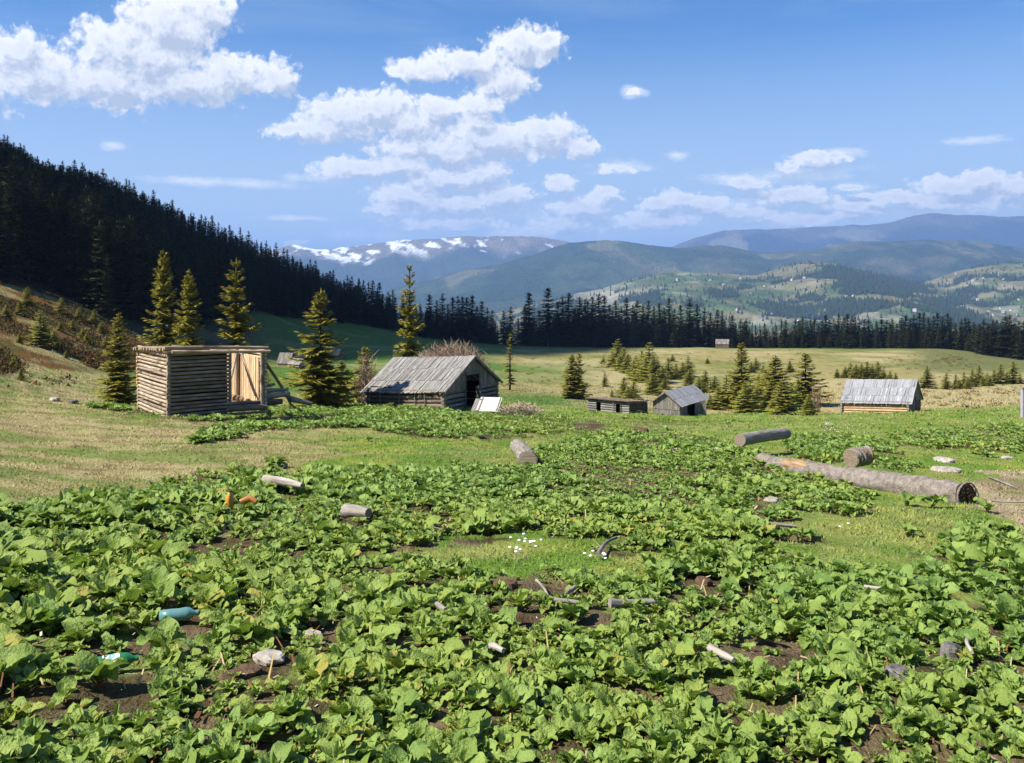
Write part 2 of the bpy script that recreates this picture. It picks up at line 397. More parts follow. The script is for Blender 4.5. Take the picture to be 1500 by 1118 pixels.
def ground_colour(x, y, z):
    px, py = proj(x, y, z); Y = np.maximum(y, 0.5); r = np.hypot(x, y)
    wx, wy = warp(x, y, px, py)
    C = lambda *c: np.array(c, float)[None, :]
    def lerp(a, b, f): return a + (b - a) * np.clip(f, 0, 1)[:, None]
    n1 = fbm(x * 0.35, y * 0.35, 4, 61); n2 = fbm(x * 1.6, y * 1.6, 4, 62); n3 = fbm(x / 14, y / 14, 4, 63)
    nf = fbm(x / 30, y / 55, 4, 64)
    col = np.repeat(C(.105, .175, .022), len(x), 0)
    col = lerp(col, C(.20, .23, .036), sstep(.45, .65, n2) * .75)
    # dry straw-coloured turf, strongest on the left knoll
    left = sstep(640, 330, px) * sstep(800, 690, py)
    dry = sstep(.50, .62, n1 * .5 + n2 * .34 + .13 + .10 * left + .02) * (0.25 + .75 * left)
    col = lerp(col, C(.31, .25, .115), dry * .92)
    col = lerp(col, C(.17, .12, .055), sstep(.62, .72, fbm(x * 1.1, y * 2.6, 4, 66)) * left * .8)
    col = lerp(col, C(.12, .165, .03), sstep(.52, .62, fbm(x * .45, y * 1.3, 4, 67)) * left * .75)
    # fields beyond the huts
    far = sstep(84, 100, Y)
    tan = lerp(np.repeat(C(.235, .2, .075), len(x), 0), C(.30, .25, .12), sstep(.42, .62, nf))
    tan = lerp(tan, C(.13, .15, .035), sstep(.50, .62, n3) * .75)
    tan = lerp(tan, C(.12, .10, .035), sstep(.58, .7, fbm(x / 5, y / 5, 3, 68)) * .5)
    green = C(.075, .135, .022)
    gr = sstep(516, 508, wy) + sstep(760, 690, wx) * sstep(566, 552, wy) + sstep(480, 420, wx) + sstep(20, 8, np.abs(wy - 546)) * sstep(900, 830, wx) * .7 \
        + sstep(575, 584, wy) * sstep(880, 800, wx)
    fcol = lerp(tan, green, np.clip(gr, 0, 1) * (.55 + .45 * sstep(.35, .5, n3)))
    kn = sstep(1090, 1200, px) * sstep(546, 560, py)
    fcol = lerp(fcol, C(.31, .255, .12), kn * (.4 + .6 * sstep(.3, .5, n3)))
    fcol = lerp(fcol, C(.115, .12, .04), sstep(1300, 1380, px) * sstep(550, 540, py))
    col = lerp(col, fcol, far)
    # heath slope on the left
    he = inpoly(wx, wy, HEATH) & (Y > 52)
    hc = lerp(np.repeat(C(.125, .062, .018), len(x), 0), C(.25, .205, .085), sstep(.48, .58, fbm(x / 4, y / 7, 4, 71) + .10 * sstep(500, 540, py) - .02))
    hc = lerp(hc, C(.075, .09, .02), sstep(.50, .60, fbm(x / 6, y / 9, 4, 72)) * .6)
    col = np.where(he[:, None], hc, col)
    # hollow behind the knoll
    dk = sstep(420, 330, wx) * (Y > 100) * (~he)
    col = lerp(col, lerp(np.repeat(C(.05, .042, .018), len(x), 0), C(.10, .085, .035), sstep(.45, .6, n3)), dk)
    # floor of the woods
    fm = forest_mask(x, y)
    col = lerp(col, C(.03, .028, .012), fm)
    beyond = sstep(420, 520, r) * sstep(0, 60, y)
    col = lerp(col, C(.05, .07, .025), beyond)
    valley = sstep(900, 1600, r)
    vp = sstep(.48, .56, fbm(x / 420, y / 420, 5, 73))
    col = lerp(col, lerp(np.repeat(C(.12, .15, .05), len(x), 0), C(.03, .045, .02), vp), valley)
    # dock beds: bare dark soil with a little turf
    dm, *_ = dock_mask(x, y)
    edge = np.zeros(len(x))
    for gx, gy, a, b in GAPS:
        edge = np.maximum(edge, sstep(1.5, .9, ((wx - gx) / a) ** 2 + ((wy - gy) / b) ** 2) * (y > 1))
    edge[:] = np.where((np.abs(wx - 160) < 60) & (np.abs(wy - 822) < 20), 0, edge)
    soil = np.clip(np.maximum(sstep(.2, .5, dm) * sstep(.36, .5, n2) * .9, edge * .95), 0, 1) * sstep(60, 40, Y)
    sc = lerp(np.repeat(C(.060, .038, .022), len(x), 0), C(.125, .085, .05), sstep(.42, .62, fbm(x * 2.2, y * 2.2, 4, 74)))
    col = lerp(col, sc, soil)
    # trodden earth at the right edge
    path = inpoly(wx, wy, [(1425, 700), (1560, 676), (1900, 690), (1900, 800), (1560, 800), (1490, 792), (1450, 762), (1428, 735)]) & (y > 1)
    col = lerp(col, lerp(np.repeat(C(.32, .25, .15), len(x), 0), C(.22, .165, .095), sstep(.4, .6, n1)), path * (.45 + .55 * sstep(.3, .5, n2)))
    col *= (0.86 + 0.28 * fbm(x * 5, y * 5, 2, 75))[:, None]
    return col, dm, soil

# woods: (outline test in plan) -------------------------------------------------
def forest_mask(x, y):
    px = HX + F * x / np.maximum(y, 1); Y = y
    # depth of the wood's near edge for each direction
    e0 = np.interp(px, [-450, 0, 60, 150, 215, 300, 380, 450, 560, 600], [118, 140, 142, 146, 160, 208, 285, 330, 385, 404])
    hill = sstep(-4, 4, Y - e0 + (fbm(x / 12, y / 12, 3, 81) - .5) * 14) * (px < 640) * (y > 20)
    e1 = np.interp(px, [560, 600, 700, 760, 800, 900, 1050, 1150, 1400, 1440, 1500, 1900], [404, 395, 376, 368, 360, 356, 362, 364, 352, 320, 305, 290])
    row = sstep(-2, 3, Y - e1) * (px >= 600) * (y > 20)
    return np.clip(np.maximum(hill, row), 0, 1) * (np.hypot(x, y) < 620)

# ------------------------------------------------------------------ ground sheet
def build_ground():
    tf = np.concatenate([np.linspace(-180, -46, 46, endpoint=False), np.linspace(-46, 46, 560, endpoint=False), np.linspace(46, 180, 46)])
    th = np.radians(tf)
    r = np.exp(np.linspace(math.log(2.5 + .3), math.log(38000), 560)) - 2.5
    r[-1] = 36000
    T, R = np.meshgrid(th, r, indexing='ij')
    x = (R * np.sin(T)).ravel(); y = (R * np.cos(T)).ravel()
    z = hgt(x, y)
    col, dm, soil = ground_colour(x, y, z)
    rough = soil * 1.0
    z = z + soil * (fbm(x * 4, y * 4, 3, 90) - .5) * .10
    V = np.column_stack([x, y, z])
    Q = grid_faces(len(th), len(r))[:, ::-1]
    # seam and centre
    t = NT_('meadow_ground')
    P = t.pos()
    nA = t.noise(P, 9.0, 6, .65); nB = t.noise(P, 0.9, 4, .6); nC = t.noise(t.vm('MULTIPLY', P, (1, .35, 1)), 38.0, 3, .6)
    c = t.attr('Col', 'Vector')
    v = t.math('ADD', t.math('ADD', t.math('MULTIPLY', nA, .9), t.math('MULTIPLY', nC, .7)), t.math('MULTIPLY', nB, .5))
    hs = t.n('ShaderNodeHueSaturation', {'Hue': t.range(nB, .3, .7, .49, .51), 'Saturation': t.range(nA, .3, .7, 1.1, .9), 'Value': t.range(v, .6, 1.5, .55, 1.45), 'Color': c}).outputs[0]
    m = t.out(hs, .95, t.bump(t.math('ADD', nA, t.math('MULTIPLY', nC, .6)), .9, .06), .08)
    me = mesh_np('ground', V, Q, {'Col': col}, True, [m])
    o = tag(link('ground', me), kind='structure')
    return o

# ------------------------------------------------------------------ mountains
def ridge(name, prof, D, near, far, zfloor, colfn, seed, spur=.25, pow_=1.2, du=4.0, nv=70, rough=1.0, bumpd=40.0, offset=0):
    pxs = np.arange(prof[0][0], prof[-1][0] + du, du)
    top = np.interp(pxs, [p[0] for p in prof], [p[1] for p in prof])
    k = np.ones(5) / 5; top = np.convolve(np.pad(top, 2, mode='edge'), k, 'valid')
    v = np.linspace(-1, .6, nv)
    U, Vv = np.meshgrid(pxs, v, indexing='ij')
    Tp = np.repeat(top[:, None], nv, 1)
    Y = D + np.where(Vv < 0, Vv * (D - near), Vv / .6 * (far - D))
    X = (U - HX) / F * D * (0.55 + .45 * Y / D)
    ztop = EYE - (Tp - HY) / F * D
    s = np.where(Vv < 0, (1 - np.abs(Vv)) ** pow_, 1 - (np.maximum(Vv, 0) / .6) ** 1.5)
    z = zfloor + (ztop - zfloor) * s
    L = D * .075
    rd = ridged(X / L + Y / L * .25, Y / L * .45, 5, seed)
    hgt_ = (ztop - zfloor)
    z = z + (rd - .62) * spur * hgt_ * 4 * np.clip(s * (1 - s) + .03 * rough * (np.abs(Vv) > .002), 0, .25)
    z = z + (fbm(X / (D * .012), Y / (D * .012), 4, seed + 4) - .5) * D * .0028 * rough
    V = np.stack([X, Y, z], -1).reshape(-1, 3)
    px, py = proj(V[:, 0], V[:, 1], V[:, 2])
    col = colfn(V[:, 0], V[:, 1], V[:, 2], px, py, s.ravel())
    t = NT_(name + '_land')
    P = t.pos()
    n1 = t.noise(P, 55.0 / D, 6, .6); n2 = t.noise(P, 330.0 / D, 5, .6)
    c = t.attr('Col', 'Vector')
    hs = t.n('ShaderNodeHueSaturation', {'Value': t.range(t.math('ADD', n1, n2), .7, 1.3, .6, 1.4), 'Color': c}).outputs[0]
    m = t.out(hs, .95, t.bump(n2, 1.0, bumpd), .02)
    me = mesh_np(name, V, grid_faces(len(pxs), nv), {'Col': col}, True, [m])
    return tag(link(name, me), kind='structure')

def _lerp(a, b, f): return a + (b - a) * np.clip(f, 0, 1)[:, None]
def _c(n, *c): return np.repeat(np.array(c, float)[None], n, 0)

def col_snow(x, y, z, px, py, s):
    n = len(x)
    c = _c(n, .035, .05, .03)
    c = _lerp(c, np.array([.16, .13, .09]), sstep(.66, .86, s + (fbm(x / 500, y / 500, 4, 3) - .5) * .4))
    q = fbm(x / 120 + z / 75, z / 80 - x / 700, 5, 5)
    band = sstep(.70, .92, s + (fbm(x / 900, y / 900, 4, 8) - .5) * .35)
    left = sstep(700, 470, px) * .085 + sstep(900, 760, px) * .03 - sstep(770, 800, px) * .06
    sn = sstep(.56, .60, q + left - .095) * band
    c = _lerp(c, np.array([.85, .87, .9]), sn)
    return c

def col_far(x, y, z, px, py, s):
    n = len(x)
    c = _c(n, .012, .024, .032)
    c = _lerp(c, np.array([.08, .07, .06]), sstep(.8, .95, s + (fbm(x / 700, y / 700, 5, 13) - .5) * .5) * .8)
    c = _lerp(c, np.array([.14, .13, .10]), sstep(.64, .70, fbm(x / 600, y / 900, 5, 14)) * .8)
    return c

def col_mid(x, y, z, px, py, s):
    n = len(x)
    c = _c(n, .028, .045, .02)
    c = _lerp(c, np.array([.05, .07, .03]), sstep(.4, .6, fbm(x / 500, y / 500, 5, 22)))
    mead = sstep(.56, .63, fbm(x / 420, y / 700, 5, 23) + .10 * sstep(395, 430, py) * sstep(850, 1000, px) - .03)
    c = _lerp(c, np.array([.12, .12, .055]), mead)
    c = _lerp(c, np.array([.075, .075, .035]), sstep(.5, .64, fbm(x / 180, y / 260, 5, 26)) * sstep(850, 1100, px) * .8)
    bare = np.maximum.reduce([np.exp(-((px - a) / w) ** 2 - ((py - b) / h) ** 2) for a, b, w, h in ((905, 372, 22, 9), (1227, 362, 26, 7), (1285, 385, 36, 9), (930, 438, 0.1, 0.1), (1325, 395, 22, 10))])
    c = _lerp(c, np.array([.11, .10, .06]), sstep(.4, 1.0, bare + (fbm(x / 150, y / 150, 4, 24) - .5) * .5))
    return c

FORESTS = [(1275, 412, 70, 24), (1230, 400, 42, 14), (1320, 425, 50, 12), (1155, 455, 60, 12), (1190, 437, 26, 8), (1060, 432, 30, 8), (1010, 447, 26, 8), (950, 440, 45, 10), (1250, 450, 55, 12), (1385, 445, 55, 10), (1440, 425, 40, 6), (1480, 408, 30, 5), (1090, 420, 14, 4)]
def inner_forest(x, y, px, py):
    f = np.zeros(len(x))
    for a, b, w, h in FORESTS:
        f = np.maximum(f, 1.25 - np.hypot((px - a) / w, (py - b) / h))
    q = fbm(x / 130, y / 130, 5, 34)
    return sstep(.42, .56, f * .62 + (q - .5) * 1.5 + .22 + .10 * sstep(1280, 1340, px) * sstep(400, 420, py) + .12 * sstep(900, 800, px))

def col_inner(x, y, z, px, py, s):
    n = len(x)
    q = fbm(x / 200, y / 200, 5, 31)
    c = _lerp(_c(n, .07, .105, .035), np.array([.16, .145, .07]), sstep(.40, .6, q))
    c = _lerp(c, np.array([.28, .26, .19]), sstep(.6, .75, fbm(x / 90, y / 160, 4, 33)) * .6 + np.exp(-((px - 895) / 45) ** 2 - ((py - 432) / 14) ** 2) * .9)
    # field strips and tracks
    st = sstep(.47, .5, vnoise(x / 55 + y / 300, y / 210, 35))
    c = c * (1 - .18 * st)[:, None]
    c = _lerp(c, np.array([.025, .04, .018]), inner_forest(x, y, px, py))
    return c

P_SNOW = [(-500, 400), (0, 385), (300, 372), (395, 366), (415, 361), (430, 358), (446, 362), (470, 366), (500, 362), (540, 357), (580, 353), (600, 350.5), (650, 348), (700, 346), (750, 346), (790, 347), (832, 354), (870, 365), (950, 388), (1050, 410), (1300, 440)]
P_FAR = [(700, 440), (820, 410), (900, 386), (984, 361), (1005, 353), (1023, 347), (1058, 338), (1093, 336), (1127, 336), (1162, 335), (1197, 332), (1227, 331), (1266, 330), (1305, 325), (1340, 315.5), (1361, 312.5), (1392, 314.5), (1426, 315.5), (1465, 318), (1500, 315), (1600, 322), (1800, 330), (2300, 360)]
P_MID = [(200, 455), (400, 445), (500, 438), (560, 430), (583, 421), (633, 409), (683, 395), (733, 387), (767, 377), (800, 367), (833, 355), (867, 353), (906, 353.5), (937, 357), (976, 361.5), (993, 363.5), (1036, 359), (1067, 360), (1093, 366.5), (1123, 371), (1162, 368), (1197, 365), (1227, 357), (1253, 354), (1305, 354.5), (1348, 351.5), (1392, 350.5), (1426, 351.5), (1456, 358), (1500, 364), (1600, 372), (1800, 380), (2300, 400)]
P_INNER = [(300, 480), (500, 478), (700, 466), (760, 452), (820, 436), (860, 427), (885, 423), (930, 408), (970, 400), (1000, 398), (1060, 402), (1110, 403), (1153, 389), (1184, 382), (1218, 385), (1261, 396), (1305, 405), (1340, 414), (1375, 408), (1410, 396), (1440, 388), (1500, 383), (1600, 380), (1800, 376), (2300, 390)]
# ------------------------------------------------------------------ foliage materials
def foliage_mat(name, dark, light, rough=.6, spec=.25, trans=None, tw=.25, tipcol=None, nscale=6.0):
    """'tone' attribute mixes dark and light, 'tip' brings in a third colour"""
    t = NT_(name)
    tone = t.attr('tone')
    n = t.noise(t.pos(), nscale, 3, .6)
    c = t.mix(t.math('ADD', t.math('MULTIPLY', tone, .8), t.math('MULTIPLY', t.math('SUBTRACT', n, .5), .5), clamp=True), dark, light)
    if tipcol is not None: c = t.mix(t.attr('tip'), c, tipcol)
    return t.out(c, rough, None, spec, c if trans is None else trans, tw)

def spruce_arrays(seed, H, R, whorls, per, stations, bare=0.04, droop=.35, dens=1.0, cone=.0, top_thin=1.0, irregular=.25, down=.0, fat=1.0, pw=.78):
    """crown triangles of one spruce: whorls of boughs, each bough a drooping spray of twigs"""
    g = np.random.default_rng(seed)
    rows = []
    for w in range(whorls):
        f = min(max((w + g.uniform(-.3, .3)) / whorls, 0), 1)
        h = bare + (1 - bare) * f ** .92
        prof = (1 - h) ** pw * (1 - .12 * np.exp(-((h - bare) / .06) ** 2))
        n = max(3, int(round(per * (1 - .35 * h) + g.uniform(-.6, .6))))
        ph = g.uniform(0, 2 * PI)
        for k in range(n):
            if g.random() > dens: continue
            L = R * prof * g.uniform(1 - irregular * 1.6, 1 + irregular) + .035 * H * .3
            rows.append((min(h, .985) * H + g.uniform(-.4, .4) * H / whorls, ph + (k + g.uniform(-.3, .3)) / n * 2 * PI, L, h))
    B = np.array(rows); nb = len(B)
    h0, az, L, hf = B.T
    ca, sa = np.cos(az), np.sin(az)
    rise = np.interp(hf, [0, .3, .7, 1], [-.28 - down, -.16 - down * .6, .10, .75])
    st = (np.arange(stations) + .5) / stations
    S = st[None, :] + g.uniform(-.3, .3, (nb, stations)) / stations
    S = np.clip(S, .04, 1)
    rad = L[:, None] * S * (1 - .08 * np.abs(rise[:, None]))
    zz = h0[:, None] + L[:, None] * (rise[:, None] * S - droop * S * (1 - S) * 1.1 + .07 * S ** 3)
    cx = rad * ca[:, None]; cy = rad * sa[:, None]
    tl = (.40 * (1 - .50 * S) * L[:, None] + .010 * H) * g.uniform(.7, 1.3, S.shape)
    out = []; tones = []; tips = []
    base = np.stack([cx, cy, zz], -1)
    ax = np.stack([ca, sa, 0 * ca], -1)[:, None, :]; sd = np.stack([-sa, ca, 0 * ca], -1)[:, None, :]
    for kind in (1, -1, 0, 2):
        if kind == 0:      # hanging twig
            d = np.array([0, 0, -1.0]) * .55 + ax * .25 + sd * g.uniform(-.4, .4, S.shape)[..., None]
            ln = tl * .62
        elif kind == 2:    # along the bough
            d = ax * 1.0 + np.array([0, 0, .22]) + sd * g.uniform(-.3, .3, S.shape)[..., None]; ln = tl * .75
        else:
            d = sd * kind * .85 + ax * .62 + np.array([0, 0, -.12]) + g.uniform(-.18, .18, S.shape)[..., None] * np.array([0, 0, 1.0]); ln = tl
        tip = base + d * ln[..., None]
        wv = (ax * .36 if kind in (1, -1) else sd * .42) * (ln * .62 + .004 * H)[..., None] * fat
        wv = wv + np.array([0, 0, 1.0]) * g.uniform(-.12, .12, S.shape)[..., None] * ln[..., None]
        a = base - wv; b = base + wv
        out.append(np.stack([a, b, tip], -2).reshape(-1, 3, 3))
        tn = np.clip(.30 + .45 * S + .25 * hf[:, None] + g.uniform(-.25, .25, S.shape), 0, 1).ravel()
        tones.append(np.stack([tn * .8, tn * .8, np.clip(tn * 1.2, 0, 1)], -1))
        tp = ((g.random(S.shape) < cone * np.clip((hf[:, None] - .45) * 2.2, 0, 1)) & (S > .55)).astype(float).ravel()
        tips.append(np.stack([tp, tp, tp], -1))
    # leader
    for k in range(5):
        a0 = g.uniform(0, 2 * PI); zb = H * (1 - .028 * (k + .2)); w = H * .006 * (1 + k * .5)
        out.append(np.array([[[math.cos(a0) * w, math.sin(a0) * w, zb - H * .025], [-math.cos(a0) * w, -math.sin(a0) * w, zb - H * .025], [0, 0, zb + H * .03]]]))
        tones.append(np.full((1, 3), .8)); tips.append(np.zeros((1, 3)))
    Tn = np.concatenate(out)
    return Tn.reshape(-1, 3), np.concatenate(tones).ravel(), np.concatenate(tips).ravel()

def trunk_mb(H, r, lean=0.0, seg=7):
    m = MB(); n = 7; t = np.linspace(0, 1, n)
    pts = np.stack([lean * t * t * H, 0 * t, -0.25 + t * (H * .97 + .25)], -1)
    m.tube(pts, r * (1 - t) ** .8 + .012, seg, .12)
    return m

class Tree:
    """one spruce model (trunk + crown meshes) at unit scale, reused by many trees"""
    def __init__(s, seed, H, R, mat, barkmat, dead=False, **kw):
        s.H = H; s.R = R
        V, tone, tip = spruce_arrays(seed, H, R, **kw)
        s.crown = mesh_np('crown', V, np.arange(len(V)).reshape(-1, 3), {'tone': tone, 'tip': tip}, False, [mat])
        s.V, s.tone = V, tone
        s.trunk = trunk_mb(H, H * .0105 + .012)
        o = s.trunk.build('trunk', barkmat); s.trunkme = o.data; bpy.data.objects.remove(o)
    def place(s, name, loc, H, W, label, cat, group, rz=None):
        r = empty(name, loc, label, cat, group, random.uniform(0, 6.28) if rz is None else rz)
        sx = W / (2 * s.R); sz = H / s.H
        for nm, me in (('trunk', s.trunkme), ('crown', s.crown)):
            c = link(nm, me, r); c.scale = (sx, sx, sz)
        return r

# ------------------------------------------------------------------ broad-leaved dock
def dock_plant(g, size, nl=10, nu=7, nv=5):
    """one plant: stalks and ruffled heart-shaped leaves. returns V, T, tone, rib, red"""
    Vs, Ts, tn, rb, rd = [], [], [], [], []
    n0 = 0
    u = np.linspace(0, 1, nu); v = np.linspace(-1, 1, nv)
    U, W = np.meshgrid(u, v, indexing='ij')
    F1 = grid_faces(nu, nv)
    T1 = np.concatenate([F1[:, [0, 1, 2]], F1[:, [0, 2, 3]]])
    for k in range(nl):
        az = k * 2.39996 + g.uniform(-.4, .4); inner = k / nl
        L = size * g.uniform(.6, 1.25) * (1 - .25 * inner); Wd = L * g.uniform(.34, .47)
        pl = size * g.uniform(.25, .72) * (1.0 if inner < .6 else .75)
        lean = g.uniform(.25, .75) * (1 - .6 * inner)         # outward lean of the stalk
        a = np.array([math.cos(az), math.sin(az), 0]); s_ = np.array([-math.sin(az), math.cos(az), 0]); up = np.array([0, 0, 1.0])
        p1 = (a * math.sin(lean) + up * math.cos(lean)) * pl
        # blade leaves the stalk top and arches outwards
        el0 = g.uniform(.35, 1.3) * (1 if inner < .5 else 1.15); el1 = el0 - g.uniform(.6, 1.9)
        el = el0 + (el1 - el0) * u
        cx = np.concatenate([[0], np.cumsum(np.cos((el[1:] + el[:-1]) / 2) * L / (nu - 1))]); cz = np.concatenate([[0], np.cumsum(np.sin((el[1:] + el[:-1]) / 2) * L / (nu - 1))])
        w = Wd * np.interp(u, [0, .06, .2, .4, .65, .85, 1], [.42, .78, 1.0, .98, .74, .42, .04])
        rolled = inner > .72 and g.random() < .75
        if rolled: L *= 1.05; Wd = L * g.uniform(.13, .2); el0 = g.uniform(1.2, 1.5); el1 = el0 - g.uniform(.1, .5); lean *= .4
        if rolled:
            p1 = (a * math.sin(lean) + up * math.cos(lean)) * pl
            el = el0 + (el1 - el0) * u
            cx = np.concatenate([[0], np.cumsum(np.cos((el[1:] + el[:-1]) / 2) * L / (nu - 1))]); cz = np.concatenate([[0], np.cumsum(np.sin((el[1:] + el[:-1]) / 2) * L / (nu - 1))])
            w = Wd * np.interp(u, [0, .06, .2, .4, .65, .85, 1], [.42, .78, 1.0, .98, .74, .42, .04])
        fold = g.uniform(.15, .5) if not rolled else g.uniform(.6, 1.1); ph = g.uniform(0, 6.28)
        ruff = (.12 * np.sin(U * 9 + ph + W * 1.5) + .07 * np.sin(U * 15 + ph * 2 + W)) * np.abs(W) ** 1.6 * L * .62
        side = w[:, None] * W * (1 + .06 * np.sin(U * 13 + ph * 1.7) * (np.abs(W) > .9))
        lift = np.abs(side) * fold + ruff
        back = -np.where(U < .05, np.abs(W) * .12 * L, 0)
        nrm = -np.sin(el)[:, None, None] * a + np.cos(el)[:, None, None] * up
        tw = g.uniform(-.5, .5)
        sv = s_ * math.cos(tw); 
        P = p1 + (cx[:, None, None] + back[..., None]) * a + cz[:, None, None] * up + side[..., None] * sv + lift[..., None] * nrm + (side * math.sin(tw))[..., None] * nrm
        Vs.append(P.reshape(-1, 3)); Ts.append(T1 + n0); n0 += nu * nv
        tone = g.uniform(0, 1)
        tn.append(np.full(nu * nv, tone)); rb.append(np.clip(1 - np.abs(W).ravel() * 2.2, 0, 1) * (1 - .4 * U.ravel())); rd.append(np.full(nu * nv, 1.0 if g.random() < .16 else 0.0))
        # stalk, a three-sided strip
        q = np.array([0, 0, -.03]); r0 = .017 * size / .3
        ring = [s_ * r0, (-s_ * .5 + a * .8) * r0, (-s_ * .5 - a * .8) * r0]
        mid = p1 * .55 - a * .1 * pl
        SP = np.array([q + e for e in ring] + [mid + e * .85 for e in ring] + [p1 + a * .02 + e * .6 for e in ring])
        TT = []
        for i in (0, 3):
            for j in range(3):
                j2 = (j + 1) % 3
                TT += [(i + j, i + j2, i + 3 + j2), (i + j, i + 3 + j2, i + 3 + j)]
        Vs.append(SP); Ts.append(np.array(TT) + n0); n0 += 9
        tn.append(np.full(9, tone)); rb.append(np.full(9, 2.0)); rd.append(np.full(9, g.uniform(0, 1)))
    return np.concatenate(Vs), np.concatenate(Ts), np.concatenate(tn), np.concatenate(rb), np.concatenate(rd)

def dock_mat():
    t = NT_('dock_leaf')
    tone = t.attr('tone'); rib = t.attr('rib'); red = t.attr('red'); hue = t.attr('hue')
    n = t.noise(t.pos(), 22.0, 4, .6)
    c = t.mix(t.math('ADD', t.math('MULTIPLY', tone, .75), t.math('MULTIPLY', n, .35)), (.08, .160, .022), (.26, .365, .088))
    c = t.mix(t.math('MULTIPLY', hue, .55), c, (.33, .38, .06))
    yl = t.range(t.math('MULTIPLY', tone, hue), .74, .86)
    c = t.mix(t.math('MULTIPLY', yl, .8), c, (.34, .27, .05))
    ribc = t.mix(red, (.27, .31, .10), (.26, .10, .05))
    c = t.mix(t.math('MULTIPLY', t.range(rib, .72, .98), .65), c, ribc)
    stalk = t.mix(t.range(red, .35, .8), (.36, .33, .08), (.42, .13, .04))
    c = t.mix(t.math('GREATER_THAN', rib, 1.5), c, stalk)
    b = t.bump(t.math('ADD', t.noise(t.pos(), 60.0, 3, .6), t.math('MULTIPLY', t.noise(t.pos(), 22.0, 2, .5), 1.2)), .9, .016)
    tr = t.mix(.5, c, (.28, .44, .03))
    return t.out(c, .5, b, .30, tr, .28)

def tile(variants, pos, rot, scl, var, extra):
    """merge many transformed copies of plant variants into arrays"""
    V, T, A, Rb, Rd, Hu = [], [], [], [], [], []
    n0 = 0
    for k, (v, t, tn, rb, rd) in enumerate(variants):
        idx = np.nonzero(var == k)[0]
        if not len(idx): continue
        c = np.cos(rot[idx])[:, None]; s = np.sin(rot[idx])[:, None]; sc = scl[idx][:, None]
        x = (v[None, :, 0] * c - v[None, :, 1] * s) * sc + pos[idx, 0:1]
        y = (v[None, :, 0] * s + v[None, :, 1] * c) * sc + pos[idx, 1:2]
        z = v[None, :, 2] * sc + pos[idx, 2:3]
        m = len(idx); nvv = len(v)
        V.append(np.stack([x, y, z], -1).reshape(-1, 3))
        T.append((t[None] + (np.arange(m) * nvv)[:, None, None]).reshape(-1, 3) + n0); n0 += m * nvv
        A.append(np.tile(tn, m)); Rb.append(np.tile(rb, m)); Rd.append(np.tile(rd, m)); Hu.append(np.repeat(extra[idx], nvv))
    return np.concatenate(V), np.concatenate(T), np.concatenate(A), np.concatenate(Rb), np.concatenate(Rd), np.concatenate(Hu)
